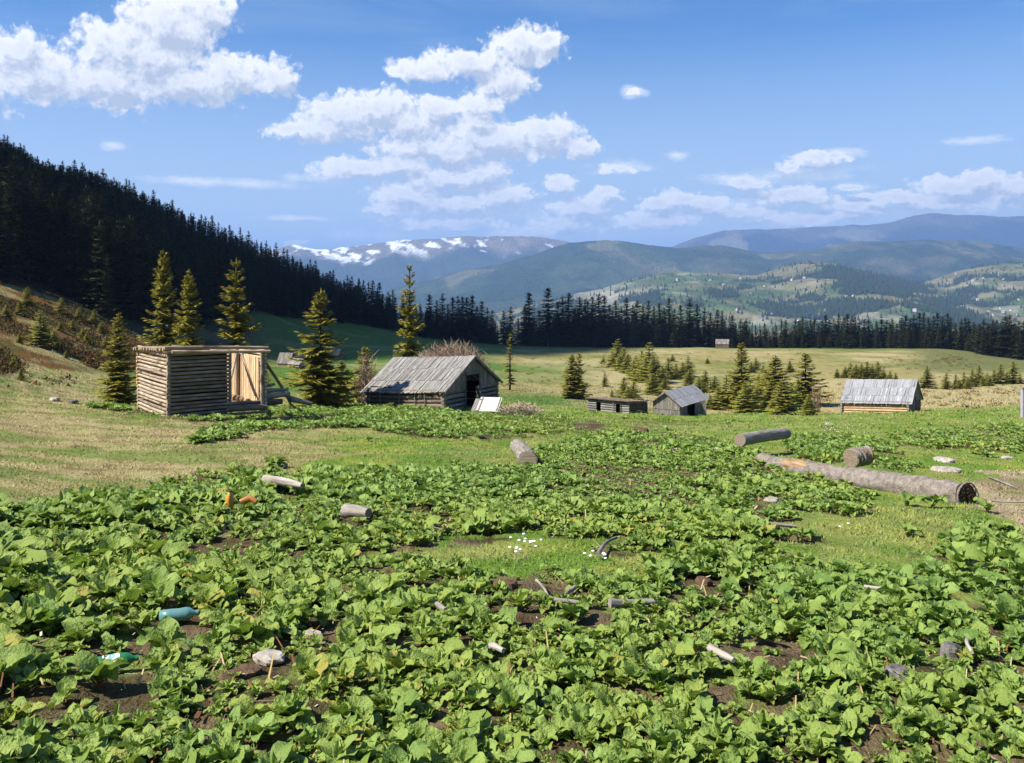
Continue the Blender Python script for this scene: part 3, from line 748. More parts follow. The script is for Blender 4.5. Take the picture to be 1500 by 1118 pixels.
# ------------------------------------------------------------------ timber materials
M = {}
def make_mats():
    M['peeled'] = wood('peeled_pole_wood', (.47, .375, .27), (.16, .11, .075), (.36, .27, .17), 1.0, .60, (.10, .07, .05))
    M['shadepole'] = wood('shaded_pole_wood', (.33, .265, .20), (.085, .062, .048), (.40, .31, .2), 1.0, .62, (.40, .31, .22))  # darker copy of the pole wood, front-wall shade put into the colour
    M['inner'] = wood('brightened_pole_wood', (.72, .52, .31), (.36, .24, .13), (.5, .38, .22), 1.0)  # interior wood, colour brightened in place of sun the roof blocks
    M['shingle'] = wood('weathered_roof_board', (.315, .30, .27), (.12, .11, .10), (.32, .29, .24), 1.0, bump=.8)
    M['shingle_pale'] = wood('silvered_roof_board', (.30, .305, .315), (.19, .19, .195), (.36, .33, .3), 1.0, bump=.6, tv=.3)
    M['greyboard'] = wood('grey_wall_board', (.27, .245, .21), (.085, .075, .065), (.26, .22, .17), 1.0, bump=.8)
    M['oldlog'] = wood('old_wall_log', (.24, .185, .13), (.075, .055, .04), (.28, .22, .15), 1.0, .58, (.30, .20, .11), bump=.8)
    M['warmlog'] = wood('honey_wall_log', (.56, .40, .235), (.24, .14, .07), (.46, .35, .22), 1.0, .60, (.40, .20, .07))
    M['greylog'] = wood('grey_wall_log', (.30, .28, .25), (.09, .08, .07), (.24, .2, .16), 1.0)
    M['bark'] = wood('fallen_log_bark', (.36, .32, .275), (.11, .09, .075), (.20, .145, .09), .55, .62, (.30, .17, .085), bump=1.0)
    t = NT_('flaky_log_bark'); g = t.attr('grain', 'Vector'); P = t.pos()
    n1 = t.noise(P, 8.0, 5, .62); vo = t.n('ShaderNodeTexVoronoi', {'Vector': t.vm('MULTIPLY_ADD', t.n('ShaderNodeTexNoise', {'Vector': P, 'Scale': 7.0}).outputs['Color'], (.12, .12, .12), P), 'Scale': 22.0}, feature='DISTANCE_TO_EDGE').outputs[0]
    n3 = t.noise(P, 2.2, 4, .6)
    c = t.mix(t.range(n1, .35, .62), (.15, .122, .098), (.29, .25, .21)); c = t.mix(t.range(vo, .0, .08, .55, 0), c, (.07, .055, .045)); c = t.mix(t.range(n3, .60, .68, 0, .7), c, (.30, .17, .09))
    e = t.n('ShaderNodeSeparateXYZ', {0: g}).outputs[2]
    c = t.mix(t.math('GREATER_THAN', e, .5), c, t.mix(n1, (.12, .085, .055), (.33, .26, .18)))
    M['flaky'] = t.out(c, .92, t.bump(t.math('ADD', n1, t.range(vo, 0, .2)), .5, .03), .1)
    M['rotten'] = wood('rotten_end_wood', (.10, .065, .04), (.03, .02, .014), (.09, .055, .03), 2.0, bump=1.0)
    M['driftwood'] = wood('bleached_wood', (.38, .34, .285), (.16, .135, .11), (.27, .21, .14), .8, bump=.8)
    M['whiteboard'] = wood('pale_board', (.68, .64, .56), (.40, .35, .28), (.5, .44, .36), .8, bump=.3)
    M['treebark'] = wood('spruce_bark', (.16, .125, .10), (.05, .04, .03), (.2, .15, .1), .4, bump=.8)
    t = NT_('interior_shade'); M['dark'] = t.out((.012, .010, .008), 1.0, None, 0)  # near-black colour standing in for shade inside huts and behind gaps
    t = NT_('field_stone'); n = t.noise(t.pos(), 9.0, 6, .65); M['stone'] = t.out(t.mix(t.range(n, .35, .65), (.20, .17, .135), (.46, .41, .34)), .9, t.bump(n, .8, .03), .2)
    t = NT_('clod_of_earth'); n = t.noise(t.pos(), 12.0, 6, .65); M['clod'] = t.out(t.mix(t.range(n, .35, .65), (.05, .03, .018), (.16, .105, .06)), .95, t.bump(n, 1, .04), .1)
    t = NT_('tree_stump_dark'); n = t.noise(t.pos(), 14.0, 5, .6); M['stump'] = t.out(t.mix(t.range(n, .35, .65), (.05, .045, .042), (.2, .18, .16)), .9, t.bump(n, 1, .03), .2)
    t = NT_('yellow_plastic'); M['yellow'] = t.out((.50, .24, .03), .45, None, .5)
    t = NT_('orange_plastic'); M['orange'] = t.out((.34, .13, .02), .5, None, .5)
    t = NT_('teal_bottle_plastic'); M['teal'] = t.out((.10, .22, .20), .18, None, .6)
    t = NT_('green_bottle_plastic'); M['greenpl'] = t.out((.02, .16, .05), .15, None, .6)
    t = NT_('bottle_label'); n = t.noise(t.pos(), 30.0, 2, .5); M['label'] = t.out(t.mix(t.range(n, .47, .53), (.72, .76, .75), (.16, .38, .36)), .4, None, .4)
    t = NT_('white_petal'); M['petal'] = t.out((.85, .85, .85), .6, None, .2)
    t = NT_('bare_twig'); n = t.noise(t.pos(), 3.0, 4, .6); M['twig'] = t.out(t.mix(n, (.13, .085, .055), (.36, .26, .18)), .9, None, .1)
    t = NT_('dry_straw'); n = t.noise(t.pos(), 4.0, 3, .6); M['straw'] = t.out(t.mix(n, (.26, .20, .12), (.52, .44, .31)), .9, None, .1)
    t = NT_('painted_post'); n = t.noise(t.pos(), 4.0, 3, .6); M['paint'] = t.out(t.mix(n, (.25, .22, .28), (.42, .40, .42)), .7, t.bump(n, .4, .02), .2)
    t = NT_('far_house_wall'); M['house'] = t.out((.62, .60, .56), .8, None, .1)
    t = NT_('far_house_roof'); M['houseroof'] = t.out((.28, .25, .24), .7, None, .1)

UP = np.array([0, 0, 1.0])
class Hut:
    fill = 1.0
    """gabled hut: long side from the near corner along f, gable along g; ground heights follow the slope"""
    def __init__(s, C, f, W, D, g=None, wall=1.2, rise=1.6, tilt=0.0, gtilt=0.0, sink=.5):
        s.C = np.asarray(C, float); f = np.array([f[0], f[1], 0.0]); s.f = f / np.linalg.norm(f)
        if g is None: g = (-s.f[1], s.f[0])
        g = np.array([g[0], g[1], 0.0]); s.g = g / np.linalg.norm(g)
        s.W, s.D, s.wall, s.rise, s.tilt, s.gtilt, s.sink = W, D, wall, rise, tilt, gtilt, sink
    def P(s, a, b, z): return s.C + s.f * a + s.g * b + UP * (z + s.tilt * a / s.W + s.gtilt * b / s.D)
    def roofz(s, b): return s.wall + s.rise * (1 - abs(b - s.D / 2) / (s.D / 2))
    def logwall(s, name, mat, root, side, z0, z1, r, opens=(), ext=.22, bend=.006, skip=0, seg=8):
        """horizontal logs; side 'front','back','near','far'; opens = [(a0,a1,z0,z1)]"""
        m = MB(); n = int(round((z1 - z0) / (2 * r))); 
        L = s.W if side in ('front', 'back') else s.D
        for i in range(n):
            z = z0 + (i + .5) * (z1 - z0) / n + (r if side in ('near', 'far') else 0) * .9
            rr = r * random.uniform(.9, 1.1) * s.fill
            segs = [(-ext * random.uniform(.6, 1.2), L + ext * random.uniform(.6, 1.2))]
            for (a0, a1, b0, b1) in opens:
                if b0 - r * .3 < z < b1 + r * .3:
                    segs = [q for (u, v) in segs for q in ((u, min(v, a0)), (max(u, a1), v)) if q[1] - q[0] > .05]
            for u, v in segs:
                if side == 'front': p, q = s.P(u, 0, z), s.P(v, 0, z)
                elif side == 'back': p, q = s.P(u, s.D, z), s.P(v, s.D, z)
                elif side == 'near': p, q = s.P(0, u, z), s.P(0, v, z)
                else: p, q = s.P(s.W, u, z), s.P(s.W, v, z)
                m.log(p, q, rr, rr * random.uniform(.85, 1.0), 5, bend, seg)
        return m.build(name, mat, root)
    def boardwall(s, name, mat, root, side, zf0, zf1, w=.16, th=.03, opens=(), a0=0.0, a1=None, out=.0, gap=.008):
        """vertical boards between heights given as functions of the position along the wall"""
        m = MB(); L = s.W if side in ('front', 'back') else s.D; a1 = L if a1 is None else a1
        a = a0
        while a < a1 - .03:
            ww = min(w * random.uniform(.75, 1.25), a1 - a)
            mid = a + ww / 2; lo, hi = zf0(mid) - random.uniform(0, .03), zf1(mid)
            runs = [(lo, hi)]
            for (o0, o1, b0, b1) in opens:
                if o0 < mid < o1: runs = [q for (u, v) in runs for q in ((u, min(v, b0)), (max(u, b1), v)) if q[1] - q[0] > .04]
            o = out + random.uniform(0, .015)
            for lo_, hi_ in runs:
                d0, d1 = {'front': (s.f, -s.g), 'back': (s.f, s.g), 'near': (s.g, -s.f), 'far': (s.g, s.f)}[side]
                base = {'front': s.P(a, 0, lo_), 'back': s.P(a, s.D, lo_), 'near': s.P(0, a, lo_), 'far': s.P(s.W, a, lo_)}[side]
                m.box(base + d1 * o, UP * (hi_ - lo_) + d0 * random.uniform(-.01, .01), d0 * (ww - gap), d1 * th)
            a += ww
        return m.build(name, mat, root)
    def roofside(s, m, near_side, rows, ov, end, bw, th=.025, lift=.05, jag=.05, a0=None, a1=None, sag=0.0):
        """overlapping courses of boards laid down the slope"""
        sl = math.hypot(s.D / 2, s.rise); L = sl * (1 + ov)
        b_dir = 1 if near_side else -1
        b_eave = 0 if near_side else s.D
        dn = -(s.g * b_dir * (s.D / 2) + UP * s.rise) / sl         # down the slope
        nrm = np.cross(s.f, dn); nrm *= np.sign(nrm[2])
        A0 = -end if a0 is None else a0; A1 = s.W + end if a1 is None else a1
        for r in range(rows):
            t0 = r * L / rows - (.12 if r else 0.03); t1 = (r + 1) * L / rows
            a = A0
            while a < A1 - .02:
                ww = min(bw * random.uniform(.7, 1.3), A1 - a)
                top = s.P(a, s.D / 2, s.wall + s.rise) + nrm * (lift - r * .004 + random.uniform(0, .034) + sag * math.sin(PI * (a - A0) / (A1 - A0)))
                le = t1 - t0 + random.uniform(-jag, jag) * (1 if r == rows - 1 else .5)
                skew = s.f * random.uniform(-.04, .04)
                tl = nrm * (.014 if r else 0)
                m.box(top + dn * t0, dn * le + skew + nrm * random.uniform(.0, .014) + tl, (s.f + UP * s.tilt / s.W) * (ww - random.uniform(.004, .02)), nrm * th)
                a += ww
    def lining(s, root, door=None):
        """near-black backing added inside the walls to stand in for interior shade"""
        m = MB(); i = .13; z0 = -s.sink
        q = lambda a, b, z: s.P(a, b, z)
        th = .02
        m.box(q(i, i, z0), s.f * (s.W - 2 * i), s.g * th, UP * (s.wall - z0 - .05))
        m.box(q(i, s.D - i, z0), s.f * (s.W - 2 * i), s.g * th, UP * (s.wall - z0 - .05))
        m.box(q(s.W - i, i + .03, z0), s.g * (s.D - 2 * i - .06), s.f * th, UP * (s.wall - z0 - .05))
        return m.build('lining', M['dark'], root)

def beam(m, p, q, w, h=None):
    """squared beam or board between two points"""
    p = np.asarray(p, float); q = np.asarray(q, float); d = q - p; L = np.linalg.norm(d); d /= L
    ref = UP if abs(d[2]) < .9 else np.array([1.0, 0, 0])
    a = np.cross(d, ref); a /= np.linalg.norm(a); b = np.cross(a, d); h = w if h is None else h
    m.box(p - a * w / 2 - b * h / 2, q - p, a * w, b * h)

def one(name, mat, root, fn, *a, **k):
    m = MB(); fn(m, *a, **k); return m.build(name, mat, root)

# ------------------------------------------------------------------ buildings
def build_shack():
    C = at(247, 607, 29.0)
    h = Hut(C, (.8, .6), 3.26, 3.7, wall=2.1, rise=0)
    h.fill = .80
    root = empty('log_shack', C, 'roofless shack of stacked pale poles with an open doorway, left of the grey barn', 'shack')
    r = .063
    top = 2.02
    ow = (2.02, 3.2, .28, 2.2)
    for nm, side, mt, op, zz in (('log_wall', 'near', 'peeled', (), top), ('log_wall', 'front', 'shadepole', (ow,), top - .02), ('log_wall', 'back', 'inner', (), top - .2), ('log_wall', 'far', 'inner', (), top - .2)):
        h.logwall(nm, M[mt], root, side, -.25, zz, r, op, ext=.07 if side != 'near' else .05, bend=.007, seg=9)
    m = MB(); m.box(h.P(.08, .10, -.3), h.f * 1.88, h.g * .02, UP * (top + .2)); m.build('gap_shade_sheet', M['dark'], root)  # dark sheet added behind the front logs so their gaps look shaded
    h.boardwall('shadow_strip_boards', M['inner'], root, 'far', lambda b: .12, lambda b: 1.72, .14, .02, a0=.2, a1=3.5, out=-.17, gap=.025)  # boards added to mimic strip shadows on the hewn inner logs
    # heavy wall plates and the row of pole stubs along the left wall
    m = MB()
    m.log(h.P(-.15, -.06, top + .16), h.P(3.34, -.10, top + .02), .07, .055, 7, .006)
    m.build('top_beam', M['peeled'], root)
    m = MB(); m.log(h.P(.05, -.17, top + .03), h.P(3.38, -.18, top - .10), .062, .05, 7, .005); m.build('top_beam', M['peeled'], root)
    m = MB(); m.log(h.P(.0, 3.78, top - .12), h.P(3.4, 3.75, top - .16), .06, .05, 6, .006); m.build('top_beam', M['peeled'], root)
    m = MB(); m.log(h.P(3.3, -.1, top - .06), h.P(3.3, 3.8, top - .22), .06, .05, 6, .006); m.build('top_beam', M['peeled'], root)
    m = MB()
    for i in range(29):
        b = .02 + i * .13; zz = top + .10 - .045 * b + random.uniform(-.01, .02)
        m.log(h.P(-.12 + random.uniform(-.08, .05), b, zz), h.P(1.15 + random.uniform(-.15, .25), b, zz - .04), .06, .05, 4, .004)
    m.build('pole_roof', M['peeled'], root)
    for i in range(0):
        b = .25 + i * .4; m = MB(); m.log(h.P(-.16, b, top + .13 + random.uniform(-.01, .02)), h.P(.42 + random.uniform(-.1, .1), b + random.uniform(-.06, .06), top + .13), .055, .05, 3, 0); m.build('pole_stub', M['peeled'], root)
    # doorway frame, posts and braces
    for a, b, zt, rr in ((2.06, .09, 1.95, .05), (3.13, -.02, 1.95, .065), (3.24, .10, 1.9, .05)):
        m = MB(); m.log(h.P(a, b, -.1), h.P(a, b, zt), rr, rr * .9, 4, .004); m.build('door_post', M['peeled'], root)
    m = MB(); m.log(h.P(3.02, 2.1, .05), h.P(3.0, 2.05, top), .085, .075, 5, .004); m.build('inner_post', M['peeled'], root)
    for p, q in (((2.12, .2, 1.05), (2.95, 1.95, 1.9)), ((3.08, .45, .35), (3.08, 1.85, 1.85))):
        m = MB(); m.log(h.P(*p), h.P(*q), .05, .045, 5, .01); m.build('brace', M['peeled'], root)
    m = MB(); m.log(h.P(1.95, -.06, .02), h.P(3.3, -.06, -.02), .11, .10, 4, .003); m.log(h.P(1.95, .1, .16), h.P(3.3, .12, .12), .07, .07, 4, .003); m.build('door_sill', M['oldlog'], root)
    m = MB()
    for i in range(5): beam(m, h.P(2.1, .35 + i * .55, .05), h.P(3.1, .35 + i * .55, .05), .5, .05)
    m.build('floor', M['inner'], root)
    # short split billets along the foot of the right wall
    for i in range(4):
        t = empty('firewood_billet', h.P(2.86, .35 + i * .42, .12), ['pale split billet nearest the doorway inside the pole shack', 'second pale billet from the doorway inside the pole shack', 'third pale billet from the doorway inside the pole shack', 'pale billet deepest inside the pole shack'][i], 'firewood', 'billets on the shack floor')
        m = MB(); m.log(h.P(2.78, .30 + i * .42, .17), h.P(2.82, .62 + i * .42, .18), .10, .10, 3, 0); m.build('billet', M['inner'], t)
    tag_one('corner_stone', h.P(-.02, -.02, -.32), (.13, .13, .14), M['stone'], 'flat grey stone under the near corner of the pole shack', 'stone')
    # stones and broken slabs before the doorway
    for k, (px, py, w, lb) in enumerate(((346, 609, .32, 'broad pale slab before the shack doorway, furthest left'), (362, 606, .26, 'pale slab below the shack doorway'), (375, 603, .22, 'small pale slab right of the shack doorway'), (352, 601, .2, 'small pale slab closest to the shack sill'))):
        p = hit(px, py, 20); tag_one('stone_slab', p + UP * .03, (w, w * .6, .07), M['stone'], lb, 'stone', 'slabs before the shack')
    # leaning prop and timber heap on the right
    p0 = hit(431, 601, 20)
    t = empty('leaning_pole', p0, 'long bare pole leaning on the right end of the pole shack', 'pole')
    m = MB(); m.log(p0 - UP * .1, h.P(3.36, .3, 1.55), .07, .055, 6, .006); m.build('pole', M['oldlog'], t)
    for k, (a, b, rr, lb) in enumerate((((382, 574, 32.5), (421, 570, 33.5), .085, 'topmost pale log of the timber heap behind the shack'), ((385, 582, 32), (423, 577, 33.0), .11, 'thick pale log low in the timber heap behind the shack'),
                                   ((418, 580, 33.2), (457, 591, 34.5), .06, 'thin grey pole sloping right from the timber heap'), ((425, 586, 33), (455, 592, 34.2), .08, 'pale beam lowest at the right of the timber heap'), ((378, 590, 31.8), (412, 588, 32.6), .12, 'brown log at the bottom of the timber heap'), ((384, 567, 33.2), (402, 563, 33.6), .06, 'short grey log end above the timber heap'))):
        p, q = at(*a), at(*b); t = empty('timber', p, lb, 'log', 'timber heap by the shack')
        m = MB(); m.log(p, q, rr, rr * .9, 4, .01); m.build('log', M['driftwood' if k in (0, 1, 3) else 'greylog' if k in (2, 5) else 'oldlog'], t)

def tag_one(name, c, rad, mat, label, cat, group=None, amp=.25):
    c = np.asarray(c, float)
    m = MB(); m.lumpy(c * 0, rad, amp=amp, seed=random.randint(0, 99))
    o = m.build(name, mat); o.location = c; o.rotation_euler = (0, 0, random.uniform(0, 6))
    return tag(o, label, cat, group)

def build_barn():
    C = at(650, 601, 50.0)
    h = Hut(C, (-.87, .5), 5.5, 5.75, g=(.5, .87), wall=1.12, rise=1.66, tilt=-.30)
    root = empty('grey_barn', C, 'largest grey barn with a sagging three-course board roof and dark open doorway', 'barn')
    h.logwall('log_wall', M['oldlog'], root, 'front', -.35, 1.1, .12, ext=.15)
    h.logwall('log_wall', M['oldlog'], root, 'back', -.35, 1.1, .12, ext=.15)
    dr = (2.15, 3.55, -.4, 1.78)
    h.logwall('log_wall', M['greylog'], root, 'near', -.35, .95, .12, ((dr[0], 9, -.5, 2),), ext=.15)
    h.logwall('log_wall', M['greylog'], root, 'near', -.35, .95, .12, ((-1, dr[1], -.5, 2),), ext=.15)
    h.logwall('log_wall', M['greylog'], root, 'far', -.35, 1.0, .12, ext=.15)
    h.boardwall('gable_boards', M['greyboard'], root, 'near', lambda b: 1.0, lambda b: h.roofz(b) - .02, .2, opens=(dr,), out=.10)
    h.boardwall('gable_boards', M['greyboard'], root, 'far', lambda b: 1.0, lambda b: h.roofz(b) - .02, .2, out=.10)
    for nm, m0 in (('door_frame', [((-.16, 2.05, -.4), (-.16, 2.05, 1.95)), ((-.16, 3.62, -.4), (-.16, 3.62, 1.8)), ((-.19, 2.0, 1.86), (-.19, 3.7, 1.82))]),):
        m = MB()
        for p, q in m0: beam(m, h.P(*p), h.P(*q), .15, .06)
        m.build(nm, M['greyboard'], root)
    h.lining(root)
    for a in (.05, 5.4):
        for b in (-.3, h.D + .3): one('rafter', M['oldlog'], root, beam, h.P(a, h.D / 2, h.wall + h.rise - .08), h.P(a, b, h.wall - .22), .09)
    # eave pole, and the vertical stakes in front of the long wall
    m = MB(); m.log(h.P(-.1, -.1, 1.1), h.P(5.7, -.1, 1.1), .07, .06, 5, .004); m.build('eave_pole', M['oldlog'], root)
    for a in (1.2, 1.9, 3.0, 4.4, 5.2):
        m = MB(); m.log(h.P(a, -.16, -.2), h.P(a, -.16, 1.0), .035, .03, 3, 0); m.build('stake', M['greylog'], root)
    m = MB(); h.roofside(m, True, 3, .10, .28, .13, jag=.06, sag=-.05); h.roofside(m, False, 3, .10, .28, .2, jag=.07)
    m.build('roof', M['shingle'], root)
    for e in (-1, 1): one('barge_board', M['greyboard'], root, beam, h.P(-.3, h.D / 2, h.wall + h.rise + .03), h.P(-.3, h.D / 2 + e * h.D * .55, h.wall + h.rise - h.rise * 1.1 + .03), .04, .14)
    # board panel lying before the door
    p = hit(712, 603, 30)
    o = at(697, 603, 49.0); 
    t = empty('tilted_panel', o, 'pale square panel lying tilted in the plants before the barn doorway', 'panel')
    a = at(729, 604, 48.6) - o; b = at(736, 584, 49.8) - at(729, 604, 48.6)
    m = MB()
    for i in range(4): m.box(o + b * i / 4 + UP * .02, a, b * .245, np.array([0, 0, .04]))
    m.build('boards', M['whiteboard'], t)
    for e in (.08, .9):
        m = MB(); m.box(o + a * e + UP * .065, b, a * .06, np.array([0, 0, .03])); m.build('batten', M['greyboard'], t)
    t = empty('plank_flap', at(690, 604, 49.6), 'dark plank flap propped beside the pale panel at the barn doorway', 'plank')
    o2 = at(688, 606, 49.7)
    m = MB(); 
    for i in range(3): m.box(o2 + (at(699, 606, 49.5) - o2) * i / 3, at(697, 584, 50.1) - o2, (at(699, 606, 49.5) - o2) * .32, np.array([.0, -.03, 0]))
    m.build('planks', M['greyboard'], t)

def build_right_hut():
    C = at(1333, 607, 83.0)
    h = Hut(C, (-.8, .6), 6.1, 4.0, g=(.6, .8), wall=1.15, rise=1.85, tilt=-.35)
    root = empty('log_hut', C, 'hut of honey coloured logs under a silver board roof, standing alone on the right', 'hut')
    for sd in ('front', 'back'): h.logwall('log_wall', M['warmlog'], root, sd, -.3, 1.1, .12, ext=.05, seg=8)
    h.logwall('log_wall', M['oldlog'], root, 'near', -.3, 1.1, .12, ((.9, 1.9, -.4, 1.5),), ext=.05)
    h.logwall('log_wall', M['oldlog'], root, 'far', -.3, 1.1, .12, ext=.05)
    for a, b in ((0, 0), (6.1, 0), (0, 4.0)):
        m = MB()
        for i in range(6):
            z = -.2 + i * .25; m.log(h.P(a + .12, b - .3, z), h.P(a + .12, b + .2, z), .115, .115, 3, 0)
        m.build('corner_joint', M['greylog'], root)
    h.boardwall('gable_boards', M['greyboard'], root, 'near', lambda b: 1.1, lambda b: h.roofz(b) - .02, .2, opens=((.9, 1.9, -.4, 1.5),), out=.08)
    h.boardwall('gable_boards', M['greyboard'], root, 'far', lambda b: 1.1, lambda b: h.roofz(b) - .02, .2, out=.08)
    d = h.boardwall('door', M['greyboard'], root, 'near', lambda b: -.2, lambda b: 1.5, .2, a0=.9, a1=1.9, out=-.02)
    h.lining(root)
    m = MB(); h.roofside(m, True, 3, .14, .25, .2, jag=.02); h.roofside(m, False, 3, .14, .25, .25, jag=.03); m.build('roof', M['shingle_pale'], root)
    m = MB(); m.log(h.P(-.1, -.12, 1.12), h.P(6.3, -.12, 1.12), .08, .07, 4, .003); m.build('eave_pole', M['greylog'], root)
    for a in (1.05, 2.3, 3.6, 4.9): one('roof_batten', M['whiteboard'], root, beam, h.P(a, h.D / 2 - .0, h.wall + h.rise + .10), h.P(a + .05, -.25, h.wall - .12), .06, .03)
    t = empty('tin_can', h.P(-.5, .3, -.1), 'small rust-red drum at the corner of the honey coloured hut', 'drum')
    m = MB(); m.tube([h.P(-.5, .3, -.15), h.P(-.5, .3, .32)], .2, 12, 0); m.build('drum', M['orange'], t)

def build_grey_hut():
    C = at(996, 613, 73.0)
    h = Hut(C, (.6, .8), 4.76, 2.44, g=(-.8, .6), wall=1.18, rise=.86, tilt=.14)
    root = empty('board_hut', C, 'small grey board hut, pale roof, door ajar, just right of the low log pen', 'hut')
    z0 = lambda b: -.45
    h.boardwall('gable_boards', M['greyboard'], root, 'near', z0, lambda b: .72, .16, out=.0)
    h.boardwall('gable_boards', M['greyboard'], root, 'near', lambda b: .66, lambda b: h.roofz(b), .2, out=.035)
    h.boardwall('gable_boards', M['greyboard'], root, 'far', z0, lambda b: h.roofz(b), .2)
    h.boardwall('side_boards', M['greyboard'], root, 'front', z0, lambda a: h.wall, .2, opens=((1.35, 2.7, -.5, 1.05),))
    h.boardwall('side_boards', M['greyboard'], root, 'back', z0, lambda a: h.wall, .2)
    m = MB()
    o = h.P(1.3, -.03, -.35)
    for i in range(4): m.box(h.P(2.7, -.05, -.32) - h.f * (-.0) + (-h.g * .8 + h.f * .55) / .97 * .24 * i, UP * 1.4, (-h.g * .8 + h.f * .55) / .97 * .235, h.f * .03)
    m.build('door', M['greyboard'], root)
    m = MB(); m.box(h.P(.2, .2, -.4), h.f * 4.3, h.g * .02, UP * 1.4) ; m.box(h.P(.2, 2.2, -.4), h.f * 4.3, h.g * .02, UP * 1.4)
    m.build('lining', M['dark'], root)  # dark sheets added in place of the shade inside the hut
    m = MB(); h.roofside(m, True, 2, .28, .3, .3, jag=.02); h.roofside(m, False, 2, .22, .3, .3, jag=.02); m.build('roof', M['shingle_pale'], root)
    for e in (-1, 1): one('barge_board', M['oldlog'], root, beam, h.P(-.32, h.D / 2, h.wall + h.rise + .05), h.P(-.32, h.D / 2 + e * h.D * .62, h.wall + h.rise - h.rise * 1.24 + .05), .03, .09)

def build_pen():
    C = at(921, 607, 76.0)
    h = Hut(C, (-.8, .6), 4.05, 3.2, g=(.6, .8), wall=1.0, rise=0, tilt=0.0, gtilt=-.30)
    root = empty('log_pen', C, 'low roofless grey log pen with two dark doorways left of the board hut', 'pen')
    op = ((.8, 1.25, -.3, .78), (2.75, 3.2, -.3, .82))
    h.logwall('log_wall', M['greylog'], root, 'front', -.4, 1.0, .095, op, ext=.06)
    h.logwall('log_wall', M['greylog'], root, 'back', -.4, 1.0, .095, ext=.06)
    h.logwall('log_wall', M['oldlog'], root, 'near', -.4, 1.0, .095, ext=.06)
    h.logwall('log_wall', M['greylog'], root, 'far', -.4, 1.0, .095, ext=.06)
    m = MB(); 
    for i in range(7): beam(m, h.P(-.15, -.12 + i * .48, 1.1 + random.uniform(-.02, .02)), h.P(4.2, -.12 + i * .5, 1.12), .42, .05)
    m.build('flat_roof', M['oldlog'], root)
    m = MB(); m.box(h.P(.2, .45, -.4), h.f * 3.6, h.g * .02, UP * 1.35); m.build('lining', M['dark'], root)  # dark sheet added behind the doorways as their inner shade
    for a in (1.45, .72):
        m = MB(); beam(m, h.P(a, -.11, -.3), h.P(a, -.11, .98), .09, .06); m.build('door_post', M['greylog'], root)

def far_hut(px0, px1, pyb, pye, pyr, Y, name, label, rot=(-.8, .6), mat='greylog', roofm='shingle', g=None, skew=0):
    C = at(px1, pyb, Y); f = np.array([rot[0], rot[1]]); f /= np.linalg.norm(f)
    k = (px0 - HX) / F; W = (C[0] - k * C[1]) / (k * f[1] - f[0])
    z = lambda py: EYE - (py - HY) / F * Y - C[2]
    h = Hut(C, f, W, W * .85, wall=z(pye), rise=z(pyr) - z(pye))
    root = empty(name, C, label, 'hut')
    for sd in ('front', 'back', 'near', 'far'): h.logwall('log_wall', M[mat], root, sd, -.5, h.wall, .13, ext=.1, seg=6)
    h.boardwall('gable_boards', M['greyboard'], root, 'near', lambda b: h.wall - .05, lambda b: h.roofz(b), .3, out=.09)
    h.boardwall('gable_boards', M['greyboard'], root, 'far', lambda b: h.wall - .05, lambda b: h.roofz(b), .3, out=.09)
    m = MB(); h.roofside(m, True, 2, .15, .25, .35); h.roofside(m, False, 2, .15, .25, .35); m.build('roof', M[roofm], root)

def build_far_huts():
    far_hut(416, 432, 542, 530, 517, 165, 'shaded_hut', 'dark gabled hut in the green hollow right of the pole shack', (-.95, .3), 'oldlog', 'greyboard')
    far_hut(438, 452, 540, 533, 526, 160, 'low_shed', 'small pale-roofed shed half hidden by the spruce beside the barn', (-.8, .6), 'greylog', 'shingle')
    far_hut(437, 461, 530, 524, 513, 185, 'hollow_hut', 'dark roofed hut seen through the spruce between shack and barn', (-.9, .4), 'oldlog', 'greyboard')
    far_hut(484, 506, 526, 519, 511, 190, 'field_hut', 'low grey hut on the green field just right of the spruce', (-.9, .4), 'greylog', 'greyboard')
    far_hut(1050, 1068, 508, 503, 497, 352, 'woodside_hut', 'tiny grey hut against the dark tree line under the far mountains', (-.93, .3), 'oldlog', 'greyboard')

# ------------------------------------------------------------------ logs and litter in the plants
def fallen_log(name, a, b, r0, r1, label, mat='bark', hollow=False, lump=.0, group=None, seg=18, wob=.16):
    p, q = np.asarray(a, float), np.asarray(b, float)
    t = empty(name, p, label, 'log', group)
    d = (q - p) / np.linalg.norm(q - p)
    m = MB(); m.log(p, q, r0, r1, 44, .008, seg, wob, lump); m.build('bark', M[mat], t)
    for nm, c, r, dd in (('cut_end', p, r0, -d), ('cut_end', q, r1, d)):
        m = MB(); m.tube([c - dd * .01, c + dd * (.006 if not hollow else .03)], r * .95, seg, .10)
        m.build(nm, M['rotten'] if (hollow and nm == 'cut_end' and c is p) else M[mat], t)
    return t, p, d

